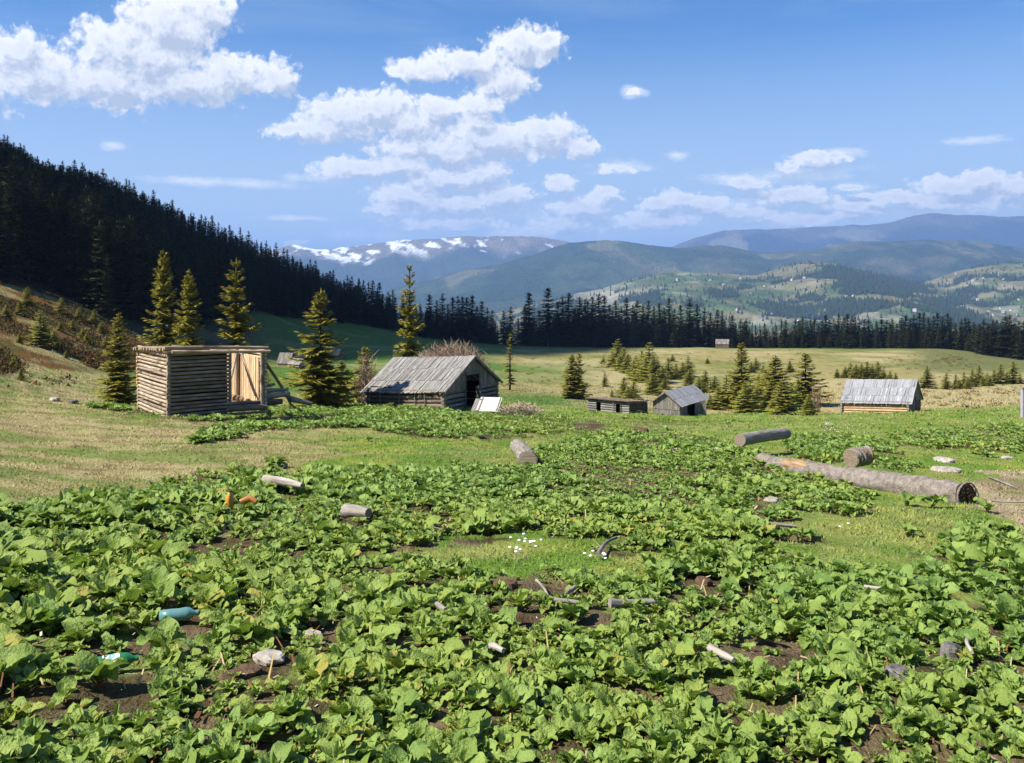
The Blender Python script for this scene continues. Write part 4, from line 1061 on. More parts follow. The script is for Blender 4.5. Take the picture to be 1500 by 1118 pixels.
def build_logs():
    # big trunk on the right
    p = at(1414, 727, 16.0); q = at(1115, 676, 21.3)
    t, p, d = fallen_log('fallen_trunk', p, q, .255, .19, 'longest grey-barked trunk lying across the right of the dock bed, rotten end towards us', mat='flaky', lump=.15, hollow=True)
    # ring of bark at the rotten end and an orange wound half way
    m = MB(); th = np.linspace(0, 2 * PI, 25)
    a = np.cross(d, UP); a /= np.linalg.norm(a); b = np.cross(a, d)
    ring = [p - d * .05 + (a * math.cos(x) + b * math.sin(x)) * .245 for x in th]
    m.tube(ring, .018, 6, .4, lump=.5); m.build('bark_rim', M['flaky'], t)
    m = MB(); 
    for i in range(26): 
        x = random.uniform(0, 6.28); rr = random.uniform(0, .2)
        m.lumpy(p - d * .05 + (a * math.cos(x) + b * math.sin(x)) * rr, (.03, .02, .02), seed=i)
    m.build('crumbled_wood', M['rotten'], t)['kind'] = 'stuff'
    L = np.linalg.norm(q - p)
    m = MB(); s0 = p + d * L * .70 - a * -.02
    tocam = -p / np.linalg.norm(p); tocam = tocam - d * np.dot(tocam, d); tocam /= np.linalg.norm(tocam)
    pts = [p + d * L * f + (tocam * .5 + UP * .45) / .67 * (.075) for f in (.68, .74, .81, .86)]
    m.tube(pts, [.06, .135, .14, .07], 12, .3); m.build('bare_patch', M['warmlog'], t)
    # sawn round behind it
    c0 = at(1246, 671, 19.6); c1 = at(1270, 667, 19.9)
    fallen_log('sawn_round', c0, c1, .20, .20, 'short sawn round of trunk resting behind the long fallen trunk', mat='flaky')
    fallen_log('grey_log', at(1084, 645, 22.8), at(1151, 635, 25.2), .16, .16, 'smooth grey log lying at the back of the dock bed, upper right', mat='driftwood', wob=.05)
    fallen_log('pale_log', at(773, 675, 18.2), at(757, 654, 22.4), .19, .17, 'short pale log pointing towards us in the middle of the dock bed', mat='driftwood', lump=.08)
    for a, b, lb in (((770, 664, 19.4), (781, 660, 19.3), 'upper broken branch stub on the right side of the short pale log'), ((776, 669, 18.8), (787, 668, 18.6), 'lower broken branch stub on the right side of the short pale log')):
        pass
    # short broken pieces
    def piece(pa, pb, r, lb, mat='driftwood', name='wood_piece', r1=None, lift=.1, n=7, bend=.022):
        p, q = hit(*pa), hit(*pb); p = p + UP * lift; q = q + UP * lift
        t = empty(name, p, lb, 'branch' if 'branch' in name else 'wood'); m = MB(); m.log(p, q, r, r1 or r * .7, n, bend, 9, .3, .1); m.build('stick' if r < .06 else 'chunk', M[mat], t)
    piece((388, 722), (443, 733), .06, 'grey broken plank end among the dock leaves, upper left', lift=.2)
    piece((506, 770), (540, 777), .08, 'blunt pale chunk of wood in the dock leaves below the turf', lift=.18)
    piece((876, 822), (903, 796), .02, 'thin grey stick standing askew on the turf strip', 'greylog', 'thin_branch', lift=.06)
    piece((842, 870), (824, 886), .018, 'short bleached stick on bare soil, centre of the bed', 'driftwood', 'thin_branch', lift=.05)
    piece((1088, 781), (1166, 783), .03, 'bent white branch lying on turf at the edge of the bed', 'driftwood', 'bent_branch', lift=.09, bend=-.05)
    piece((1410, 855), (1465, 870), .035, 'bleached pole lying right of the bed, lower right', 'driftwood', 'bleached_branch', lift=.06)
    piece((1266, 886), (1300, 890), .018, 'thin white twig among the leaves, lower right', 'driftwood', 'thin_branch', lift=.14)
    piece((1342, 862), (1356, 878), .02, 'small reddish stick beside bare soil, lower right', 'warmlog', 'thin_branch', lift=.08)
    piece((1416, 955), (1424, 975), .016, 'curved pale root in bare soil, lower right corner', 'driftwood', 'bent_branch', lift=.08)
    piece((786, 866), (803, 890), .013, 'bleached forked twig left of the centre soil patch', 'driftwood', 'thin_branch', lift=.08)
    piece((812, 899), (848, 904), .018, 'white stick under leaves just below the centre soil patch', 'driftwood', 'thin_branch', lift=.10)
    piece((893, 897), (962, 892), .032, 'dark weathered plank flat on soil, centre of the bed', 'greylog', lift=.06)
    piece((720, 986), (738, 996), .02, 'thin grey stick at the bottom of the bed, centre', 'driftwood', 'thin_branch', lift=.16)
    piece((1040, 975), (1075, 995), .022, 'pale twig in the soil gap at the bottom of the bed', 'driftwood', 'thin_branch', lift=.1)
    piece((636, 905), (652, 915), .025, 'white splinter beside the striped scrap in the bed', 'driftwood', 'thin_branch', lift=.1)
    piece((1448, 702), (1490, 718), .02, 'dark fallen branch lying on the trodden earth at right', 'greylog', 'bent_branch', lift=.03)
    piece((1452, 735), (1500, 737), .02, 'straight pale pole half sunk in the trodden earth at right', 'driftwood', 'bleached_branch', lift=.02)
    # stones and clods
    def stone(px, py, w, lb, mat='stone', k=.5, up=.4, name='stone', d=.7):
        p = hit(px, py); s = w / F * p[1] / 2
        tag_one(name, p + UP * s * k * up, (s, s * d, s * k), M[mat], lb, 'stone' if mat != 'clod' else 'clod')
    stone(393, 968, 46, 'whitish angular stone by the bare soil, bottom left of the bed', k=.34, up=.5)
    stone(458, 938, 34, 'rounded tan stone half hidden by leaves, lower left', k=.6, up=.2)
    stone(352, 988, 60, 'brown mound of loose earth at the bottom left', 'clod', .22, .0, 'earth_clod')
    stone(1030, 857, 26, 'tan clod in the soil gap, right of centre', 'clod', .6, name='earth_clod')
    stone(740, 862, 40, 'flat tan clod on the soil left of the centre gap', 'clod', .4, name='earth_clod')
    stone(991, 663, 16, 'pale stone in the leaves beyond the centre of the bed')
    stone(1047, 662, 18, 'pale stone in the leaves near the smooth grey log')
    stone(1130, 737, 26, 'flat white stone among leaves in front of the long trunk', k=.35)
    stone(1383, 677, 30, 'flat grey stone on the turf behind the long trunk', k=.3)
    stone(1385, 691, 40, 'broad flat stone close behind the rotten trunk end', k=.22)
    stone(1475, 673, 16, 'small pale stone on the turf at far right', k=.4)
    stone(1214, 623, 14, 'tiny pale stone on the grass before the honey coloured hut', k=.4)
    stone(935, 634, 30, 'flat brown stone at the far edge of the bed', 'clod', k=.35, name='earth_clod')
    stone(400, 788, 12, 'small pink-tinged pebble among leaves below the broken plank')
    stone(462, 760, 14, 'small pale pebble left of the blunt chunk of wood')
    stone(1315, 1000, 50, 'dark stump top in the leaves at the bottom right', 'stump', .5, .5, 'tree_stump')
    stone(1392, 966, 38, 'dark weathered stump with pale top, lower right', 'stump', .9, .3, 'tree_stump')
    stone(80, 588, 18, 'grey stone on the straw-coloured knoll at left', k=.4)
    stone(107, 592, 14, 'dark stone on the straw-coloured knoll left of the leafy strip', 'stump', k=.5)
    stone(1170, 868, 18, 'round tan clod among leaves right of centre', 'clod', name='earth_clod')
    stone(440, 603, 10, 'white stone in the leafy strip right of the shack')
    stone(512, 623, 18, 'brown stone in the leafy strip in front of the barn', 'clod', k=.4, name='earth_clod')
    # plastic litter
    def bottle(px, py, length, ang, mat, lb, lab=False, r=.045, lift=.05):
        p = hit(px, py) + UP * lift; d = np.array([math.cos(ang), math.sin(ang), .05])
        t = empty('plastic_bottle', p, lb, 'bottle'); L = length
        m = MB(); pts = [p + d * x * L for x in (-.5, -.49, -.2, 0, .2, .3, .40, .45)]
        m.tube(pts, [r * .6, r, r, r * .94, r, r * .85, r * .4, r * .33], 14, .02); m.build('body', M[mat], t)
        m = MB(); m.tube([p + d * L * .45, p + d * L * .52], r * .38, 10, 0); m.build('cap', M[mat], t)
        if lab: m = MB(); m.tube([p + d * L * -.25, p + d * L * .12], r * 1.03, 14, .02); m.build('label', M['label'], t)
    bottle(262, 920, .24, .25, 'teal', 'crumpled blue-green plastic bottle lying on bare soil, lower left', lift=.08, r=.043)
    bottle(168, 986, .24, .35, 'greenpl', 'green plastic bottle with a white label, bottom left corner', True, lift=.06, r=.042)
    p = hit(337, 748); t = empty('plastic_canister', p, 'yellow crumpled plastic canister sticking up from the leaves at left', 'canister')
    m = MB(); m.tube([p + np.array([0, 0, z]) for z in (.03, .06, .10, .14, .19, .23)], [.04, .055, .05, .06, .04, .02], 12, .5, lump=.3); m.build('body', M['yellow'], t)
    m = MB(); m.tube([p + np.array([0, 0, .23]), p + np.array([.0, 0, .255])], .022, 10, .05); m.build('cap', M['stump'], t)
    p = hit(352, 756); t = empty('plastic_scrap', p, 'orange plastic scrap beside the yellow canister', 'scrap'); m = MB(); m.tube([p + UP * .16, p + np.array([.11, .03, .20]), p + np.array([.2, 0, .16])], [.04, .05, .03], 9, .4); m.build('scrap', M['orange'], t)
    p = hit(676, 932); t = empty('striped_scrap', p, 'small white plastic scrap in the bed, bottom centre', 'scrap'); m = MB(); m.tube([p + UP * .05, p + np.array([.03, .02, .055]), p + np.array([.06, .01, .05])], [.006, .014, .006], 9, .5); m.build('scrap', M['label'], t)
    # end post at the right edge
    p = hit(1500, 613, 40); t = empty('wall_post', p, 'whitewashed plank post cut by the right edge of the view', 'post')
    m = MB(); m.box(p + np.array([-.08, 0, -.4]), UP * 2.5, (.5, .1, 0), (0, .3, 0), .02); m.build('post', M['paint'], t)
    m = MB(); m.box(p + np.array([-.13, -.06, 2.1]), (.66, .1, 0), (0, .42, 0), (0, 0, .1)); m.build('cap_board', M['shingle'], t)
# ------------------------------------------------------------------ light, sky, camera
SUN_H = np.array([-.92, -.40]); SUN_H /= np.linalg.norm(SUN_H)
SUN_EL = math.radians(47)
SUN = np.array([SUN_H[0] * math.cos(SUN_EL), SUN_H[1] * math.cos(SUN_EL), math.sin(SUN_EL)])

CLOUDS = [  # centre and half size in photograph pixels (converted to directions on the sky)
    (250, 40, 95, 50), (180, 72, 95, 45), (60, 110, 95, 45), (150, 122, 125, 36), (265, 122, 115, 33), (335, 108, 75, 32), (400, 116, 52, 26), (20, 80, 60, 38), (300, 15, 55, 34), (-40, 130, 70, 40), (215, 85, 110, 50), (-140, 90, 100, 60),
    (500, 170, 80, 32), (555, 160, 62, 28), (432, 192, 52, 17), (600, 180, 75, 28), (490, 190, 95, 18),
    (690, 92, 74, 22), (770, 68, 62, 30), (622, 102, 52, 20), (742, 118, 60, 25), (800, 62, 28, 22), (700, 152, 46, 20), (590, 108, 22, 14), (640, 160, 60, 18),
    (715, 205, 115, 32), (800, 200, 62, 28), (848, 218, 42, 15), (620, 215, 95, 22), (660, 222, 120, 22), (700, 180, 40, 20),
    (530, 245, 78, 16), (495, 252, 44, 15), (590, 240, 50, 14),
    (650, 262, 95, 24), (700, 256, 52, 22), (600, 285, 70, 18), (660, 300, 120, 18), (565, 308, 30, 12), (735, 285, 60, 16), (650, 325, 110, 12),
    (930, 136, 13, 6), (905, 246, 40, 6), (1195, 232, 48, 11), (1163, 246, 24, 11), (1225, 230, 30, 7), (820, 268, 26, 14),
    (850, 303, 66, 15), (888, 284, 34, 12), (1000, 293, 58, 13), (960, 300, 30, 10), (1095, 268, 44, 11), (1150, 288, 65, 13), (1190, 296, 44, 11), (828, 325, 64, 10), (960, 322, 90, 13), (1080, 312, 80, 12), (1245, 275, 26, 7), (1040, 300, 40, 14),
    (1300, 290, 66, 10), (1400, 272, 76, 16), (1440, 262, 44, 13), (1350, 290, 66, 12), (1480, 276, 66, 16), (1250, 304, 66, 12), (1400, 300, 120, 12), (1580, 280, 90, 22), (1180, 322, 110, 10), (780, 338, 90, 8),
    (435, 356, 24, 6),
]
WISPS = [(340, 268, 150, 8), (1437, 205, 42, 7), (995, 228, 22, 9), (165, 213, 16, 7), (440, 320, 80, 5), (1060, 262, 50, 9), (905, 245, 60, 12), (930, 134, 24, 12), (1245, 275, 34, 9), (470, 262, 70, 9), (700, 312, 150, 22), (820, 268, 26, 18), (1120, 300, 160, 22), (800, 338, 190, 18), (1000, 320, 200, 22), (1350, 308, 180, 20), (680, 335, 130, 14), (1180, 255, 90, 16), (1480, 300, 120, 18), (560, 345, 100, 10), (1230, 225, 40, 9)]
def build_world():
    w = bpy.data.worlds.new('World'); scene.world = w; w.use_nodes = True
    w.node_tree.nodes.clear(); t = NT_('', w.node_tree)
    sky = t.n('ShaderNodeTexSky'); sky.sky_type = 'NISHITA'; sky.sun_disc = False
    sky.sun_elevation = SUN_EL; sky.sun_rotation = math.atan2(SUN_H[0], SUN_H[1]); sky.altitude = 1300
    sky.air_density = SKY['air']; sky.dust_density = SKY['dust']; sky.ozone_density = SKY['ozone']
    d = t.n('ShaderNodeTexCoord').outputs['Generated']
    xyz = t.n('ShaderNodeSeparateXYZ', {0: d})
    az = t.math('ARCTAN2', xyz.outputs[0], xyz.outputs[1]); el = t.math('ARCSINE', xyz.outputs[2])
    v0 = t.n('ShaderNodeCombineXYZ', {0: t.math('MULTIPLY', az, 12.99), 1: t.math('MULTIPLY', el, 12.99)}).outputs[0]
    ells = []
    for (px, py, rx, ry) in CLOUDS:
        a = math.atan((px - HX) / F); e = math.atan((HY - py) / F * math.cos(a)); k = math.cos(a)
        ells.append((a * 12.99, e * 12.99, rx / 100 * (k ** 2) * 1.08, ry / 100 * k * 1.22))
    def density(off):
        v = t.vm('ADD', v0, off) if off else v0
        sx = t.n('ShaderNodeSeparateXYZ', {0: v}).outputs
        vc = t.n('ShaderNodeCombineXYZ', {0: t.math('MULTIPLY', sx[0], 1.25), 1: t.math('MULTIPLY', t.math('LOGARITHM', t.math('MAXIMUM', t.math('ADD', sx[1], 2.6), .1), math.e), 6.5)}).outputs[0]
        # ragged outline: coarse billows and fine fraying displace the lookup
        n1 = t.n('ShaderNodeTexNoise', {'Vector': t.vm('MULTIPLY', vc, (1.0, 1.25, 1)), 'Scale': 2.0, 'Detail': 6, 'Roughness': .55})
        wv = t.vm('MULTIPLY_ADD', t.vm('SUBTRACT', n1.outputs['Color'], (.5, .5, .5)), (.50, .34, 0), v)
        acc = None
        for (cx, cy, rx, ry) in ells:
            L = t.vm('LENGTH', t.vm('MULTIPLY_ADD', wv, (1 / rx, 1 / ry, 0), (-cx / rx, -cy / ry, 0)))
            acc = L if acc is None else t.n('ShaderNodeMath', {0: acc, 1: L, 2: .22}, operation='SMOOTH_MIN').outputs[0]
        f = t.math('MULTIPLY', t.math('SUBTRACT', 1.0, acc), 1.9)
        # rounded billows: inverted cell distance at two sizes, plus soft turbulence
        wn = t.vm('MULTIPLY_ADD', t.vm('SUBTRACT', n1.outputs['Color'], (.5, .5, .5)), (.35, .35, .35), vc)
        c1 = t.n('ShaderNodeTexVoronoi', {'Vector': wn, 'Scale': 5.5, 'Detail': 2, 'Roughness': .6, 'Smoothness': .6}, feature='SMOOTH_F1').outputs['Distance']
        n2 = t.noise(t.vm('MULTIPLY', vc, (1, 1.3, 1)), 3.0, 7, .60)
        h = t.math('ADD', t.math('MULTIPLY', t.math('SUBTRACT', n2, .5), CLD['n']), t.math('MULTIPLY', t.math('SUBTRACT', CLD['c'], c1), CLD['b']))
        return t.math('ADD', f, h), f, h
    d0, f0, h0 = density(None); d2, f2, h2 = density((-.10, .17, 0))
    alpha = t.range(d0, CLD['a0'], CLD['a1'])
    lit = t.math('SUBTRACT', d0, d2)
    br = t.range(lit, CLD['l0'], CLD['l1'])
    br = t.math('ADD', br, t.math('MULTIPLY', t.math('SUBTRACT', .25, d0), .30), clamp=True)
    ccol = t.mix(br, CLD['dark'], CLD['lit'])
    # thin high streaks
    n3 = t.noise(t.vm('MULTIPLY', t.vm('ADD', v0, t.vm('MULTIPLY', v0, (0, -.0, 0))), (.16, 1.0, 1)), 1.1, 6, .6, .6)
    wisps = t.math('MULTIPLY', t.range(n3, .46, .78), .30)
    lowhaze = t.math('MULTIPLY', t.range(xyz.outputs[2], .27, .05), CLD['low'])
    wacc = None
    for (px, py, rx, ry) in WISPS:
        a = math.atan((px - HX) / F); e = math.atan((HY - py) / F * math.cos(a))
        L = t.vm('LENGTH', t.vm('MULTIPLY_ADD', v0, (100 / rx, 100 / ry, 0), (-a * 1299 / rx, -e * 1299 / ry, 0)))
        wacc = L if wacc is None else t.math('MINIMUM', wacc, L)
    wal = t.math('MULTIPLY', t.range(t.math('ADD', t.math('SUBTRACT', 1.0, wacc), t.math('MULTIPLY', t.math('SUBTRACT', t.noise(t.vm('MULTIPLY', v0, (1, 2.2, 1)), 2.6, 8, .65), .5), 2.6)), 0, 1.0), .80)
    alpha = t.math('MAXIMUM', alpha, wal)
    opac = t.math('MULTIPLY', alpha, t.range(xyz.outputs[2], .0, .10, .72, .97))
    up = t.range(xyz.outputs[2], -.02, .01)
    front = t.range(xyz.outputs[1], .1, .3)
    scol = t.n('ShaderNodeHueSaturation', {'Hue': SKY['hue'], 'Saturation': SKY['sat'], 'Value': SKY['val'], 'Color': sky.outputs[0]}).outputs[0]
    b1 = t.n('ShaderNodeBackground', {'Color': scol, 'Strength': SKY['str']})
    b2 = t.n('ShaderNodeBackground', {'Color': ccol, 'Strength': CLD['str']})
    b3 = t.n('ShaderNodeBackground', {'Color': (.64, .77, .93), 'Strength': .45})
    m0 = t.n('ShaderNodeMixShader', {0: t.math('MULTIPLY', t.math('MAXIMUM', wisps, lowhaze), up)}); t.put(m0.inputs[1], b1.outputs[0]); t.put(m0.inputs[2], b3.outputs[0])
    m1 = t.n('ShaderNodeMixShader', {0: t.math('MULTIPLY', t.math('MULTIPLY', opac, up), front)}); t.put(m1.inputs[1], m0.outputs[0]); t.put(m1.inputs[2], b2.outputs[0])
    o = t.n('ShaderNodeOutputWorld'); t.put(o.inputs[0], m1.outputs[0])
    w.cycles.sampling_method = 'MANUAL'; w.cycles.sample_map_resolution = 512

def build_light_camera():
    l = bpy.data.lights.new('sun', 'SUN'); l.energy = SUNP['e']; l.angle = math.radians(.5); l.color = SUNP['c']
    o = bpy.data.objects.new('sun', l); COL.objects.link(o)
    from mathutils import Vector
    o.rotation_euler = Vector(SUN).to_track_quat('Z', 'Y').to_euler(); o.location = (0, 0, 60)
    c = bpy.data.cameras.new('camera'); c.sensor_width = 36; c.lens = F / 1500 * 36
    c.shift_y = -(559 - HY) / 1500; c.clip_end = 60000; c.clip_start = .1
    co = bpy.data.objects.new('camera', c); COL.objects.link(co); co.location = (0, 0, EYE); co.rotation_euler = (PI / 2, 0, 0)
    scene.camera = co
    vs = scene.view_settings; vs.view_transform = 'Standard'; vs.look = 'None'; vs.exposure = EXPOSURE; vs.gamma = 1; vs.use_curve_mapping = False
    cy = scene.cycles; cy.max_bounces = 5; cy.diffuse_bounces = 2; cy.glossy_bounces = 2; cy.transmission_bounces = 4; cy.volume_bounces = 0; cy.transparent_max_bounces = 4
    cy.use_denoising = True; cy.sample_clamp_indirect = 4; cy.caustics_reflective = False; cy.caustics_refractive = False
    try: cy.denoiser = 'OPENIMAGEDENOISE'; cy.denoising_input_passes = 'RGB_ALBEDO_NORMAL'
    except Exception: pass

def build_haze():
    m = bpy.data.materials.new('haze'); m.use_nodes = True; nt = m.node_tree; nt.nodes.clear()
    v = nt.nodes.new('ShaderNodeVolumePrincipled'); o = nt.nodes.new('ShaderNodeOutputMaterial')
    v.inputs['Color'].default_value = (*HAZE['col'], 1); v.inputs['Density'].default_value = HAZE['den']; v.inputs['Anisotropy'].default_value = HAZE['g']
    nt.links.new(v.outputs[0], o.inputs['Volume'])
    x0, x1, y0, y1, z0, z1 = -39000, 39000, -39000, 39000, -1000, 1200
    V = [(x, y, z) for x in (x0, x1) for y in (y0, y1) for z in (z0, z1)]
    Q = [(0, 1, 3, 2), (4, 6, 7, 5), (0, 4, 5, 1), (2, 3, 7, 6), (0, 2, 6, 4), (1, 5, 7, 3)]
    me = bpy.data.meshes.new('haze'); me.from_pydata(V, [], Q); me.materials.append(m)
    tag(link('haze', me), kind='stuff')

def build_shadow_cloud():
    """two unseen clouds placed out of view so their shadows darken the hill and tree line"""
    t = NT_('cloud_vapour'); m = t.out((.9, .9, .9), 1.0, None, 0)
    g = np.random.default_rng(5)
    for lb, z, spots in SHADOWS:
        mb = MB()
        for (x, y, a, b) in spots:
            k = (z - hz(x, y)) / SUN[2]
            c = np.array([x, y, hz(x, y)]) + SUN * k
            mb.lumpy(c, (a, b, min(a, b) * .3), amp=.22, seed=int(g.integers(0, 90)))
        c0 = mb.V[0].mean(0)
        e = empty('unseen_cloud', c0, lb, 'cloud', None)
        mb.build('vapour', m, e)

# ------------------------------------------------------------------ ground cover
def build_dock(mat):
    g = np.random.default_rng(21)
    near = [dock_plant(g, 1.0, int(g.integers(8, 13)), 7, 5) for _ in range(16)]
    mid = [dock_plant(g, 1.0, int(g.integers(8, 12)), 5, 3) for _ in range(12)]
    far = [dock_plant(g, 1.0, int(g.integers(7, 10)), 3, 3) for _ in range(10)]
    # candidate points, denser near the camera
    pts = []
    for (y0, y1, n) in ((-2, 2, 1500), (2, 9, 7000), (9, 18, 12000), (18, 32, 18500), (32, 62, 18500), (62, 90, 2600)):
        y = g.uniform(y0, y1, n); hw = np.maximum(np.abs(y) * .90 + 3, 4); x = g.uniform(-1, 1, n) * hw
        a = (2 * hw.mean() * (y1 - y0)) / n
        pts.append(np.column_stack([x, y]))
    P = np.concatenate(pts); 
    m, px, py, wx, wy = dock_mask(P[:, 0], P[:, 1])
    keep = g.random(len(P)) < m
    # keep clear of logs, walls and litter
    for (a, b, w) in CLEAR:
        d = b - a; tt = np.clip(((P - a) @ d) / (d @ d), 0, 1); dist = np.linalg.norm(P - (a + tt[:, None] * d), axis=1)
        keep &= dist > w
    P = P[keep]; m = m[keep]; x, y = P.T; 
    # seedlings and small weeds between the big plants, thinner on the bare soil
    n = 9000; ys = 1.8 + 24 * g.random(n) ** 1.4; Q = np.column_stack([g.uniform(-1, 1, n) * (ys * .66 + 1.5), ys])
    ms, *_ = dock_mask(Q[:, 0], Q[:, 1]); ks = (ms > .01) & (g.random(n) < .25 + ms * .75) & (fbm(Q[:, 0] * .9, Q[:, 1] * .9, 3, 57) > .40)
    n_big = len(P); P = np.concatenate([P, Q[ks]]); m = np.concatenate([m, np.ones(ks.sum())]); x, y = P.T
    z = hgt(x, y)
    r = np.hypot(x, y)
    vig = fbm(x * .25, y * .25, 3, 55)
    size = (.096 + .076 * sstep(.35, .65, vig)) * g.uniform(.55, 1.2, len(x)) * np.where(r < 7, .9, 1.0)
    size = np.where(m < .6, size * .7, size)
    size = np.where(y > 60, size * .8, size) * np.interp(r, [5, 9, 14, 30, 50], [1.12, 1.0, .92, 1.05, 1.25])
    size[n_big:] = g.uniform(.03, .07, len(x) - n_big)
    rot = g.uniform(0, 2 * PI, len(x)); hue = np.clip(g.normal(.35, .25, len(x)) + (fbm(x * .2, y * .2, 3, 56) - .5) * 1.2, 0, 1)
    pos = np.column_stack([x, y, z])
    print('dock plants', len(x))
    parts = []
    for vs, sel in ((near, r < 10), (mid, (r >= 10) & (r < 24)), (far, r >= 24)):
        i = np.nonzero(sel)[0]
        parts.append(tile(vs, pos[i], rot[i], size[i], g.integers(0, len(vs), len(i)), hue[i]))
    n0 = 0; Ts = []
    for p in parts: Ts.append(p[1] + n0); n0 += len(p[0])
    cat = lambda k: np.concatenate([p[k] for p in parts])
    me = mesh_np('dock_leaves', cat(0), np.concatenate(Ts), {'tone': cat(2), 'rib': cat(3), 'red': cat(4), 'hue': cat(5)}, True, [mat])
    tag(link('dock_leaves', me), 'carpet of broad green dock leaves over the near ground', None, None, 'stuff')
    return near

DOCKIND = [
    (1366, 744, .34, 'big leafy dock plant growing against the rotten end of the long trunk'),
    (1330, 742, .26, 'smaller dock plant left of the big one against the long trunk'),
    (1447, 752, .26, 'dock plant just right of the rotten trunk end'),
    (1405, 838, .30, 'dock plant at the left of the separate clump near the right edge'),
    (1450, 834, .32, 'tallest dock plant of the separate clump near the right edge'),
    (1484, 830, .26, 'dock plant at the right of the separate clump near the right edge'),
    (225, 890, .25, 'large dock plant with a broad drooping leaf above the bare soil at left'),
    (245, 965, .22, 'dock plant between the two plastic bottles on bare soil'),
    (146, 1010, .22, 'dock plant beside and half covering the green bottle, bottom left corner'),
    (315, 955, .20, 'young dock plant beside the earth mound, lower left'),
    (1210, 975, .25, 'dock plant with a red midrib beside the dark stump'),
    (1215, 905, .22, 'dock plant at the left edge of the bare soil, lower right'),
    (1065, 622, .3, 'lone dock plant on the grass in front of the board hut'),
    (1360, 624, .3, 'lone dock clump on the grass in front of the honey coloured hut'),
    (1330, 787, .22, 'small dock plant alone on the green turf at right'),
    (540, 648, .2, 'small dock plant alone on the turf between the two leafy beds'),
]
def build_dock_individuals(variants, mat):
    for i, (px, py, s, lb) in enumerate(DOCKIND):
        V, T, a, b, c = variants[i % len(variants)]
        me = mesh_np('dock_plant', V, T, {'tone': a, 'rib': b, 'red': c, 'hue': np.full(len(V), .3 + .04 * (i % 5))}, True, [mat])
        o = link('dock_plant', me); o.location = hit(px, py); o.scale = (s * .72,) * 3; o.rotation_euler = (0, 0, i * 1.3)
        tag(o, lb, 'plant', 'separate dock plants')

def build_grass():
    g = np.random.default_rng(33)
    t = NT_('grass_blades'); c = t.attr('Col', 'Vector')
    mat = t.out(c, .7, None, .2, c, .3)
    B = []
    for (y0, y1, n, L) in ((1.5, 8, 56000, .035), (8, 16, 105000, .045), (16, 30, 115000, .05), (30, 62, 90000, .08), (62, 150, 90000, .16)):
        y = g.uniform(y0, y1, n); hw = y * .82 + 2.5; x = g.uniform(-1, 1, n) * hw
        B.append(np.column_stack([x, y, np.full(n, L)]))
    B = np.concatenate(B); x, y, L = B.T
    z = hgt(x, y)
    col, dm, soil = ground_colour(x, y, z)
    keep = (soil < .35) | (g.random(len(x)) < .06)
    keep &= g.random(len(x)) < np.where(dm > .3, .6, 1)
    clump = fbm(x * 1.8, y * 1.8, 3, 91)
    keep &= g.random(len(x)) < sstep(.25, .6, clump) + .2
    x, y, z, L, col, clump = x[keep], y[keep], z[keep], L[keep], col[keep], clump[keep]
    n = len(x); az = g.uniform(0, 2 * PI, n); ln = L * g.uniform(.5, 1.5, n) * (.6 + clump); lean = g.uniform(.5, 1.35, n)
    w = ln * .10 + y * .0005
    b = np.stack([x, y, z - .01], -1)
    s = np.stack([-np.sin(az), np.cos(az), 0 * az], -1) * w[:, None]
    tip = b + np.stack([np.cos(az) * np.sin(lean), np.sin(az) * np.sin(lean), np.cos(lean)], -1) * ln[:, None]
    V = np.stack([b - s, b + s, tip], 1).reshape(-1, 3)
    cc = col * g.uniform(1.0, 1.6, (n, 1)) * np.array([1.0, 1.0, 1.0])
    dry = g.random(n) < .10
    cc[dry] = np.array([.30, .25, .12]) * g.uniform(.7, 1.1, (dry.sum(), 1))
    me = mesh_np('grass', V, np.arange(len(V)).reshape(-1, 3), {'Col': np.repeat(cc, 3, 0)}, False, [mat])
    tag(link('grass', me), 'short turf and straw between the dock beds', None, None, 'stuff')
    print('grass blades', n)

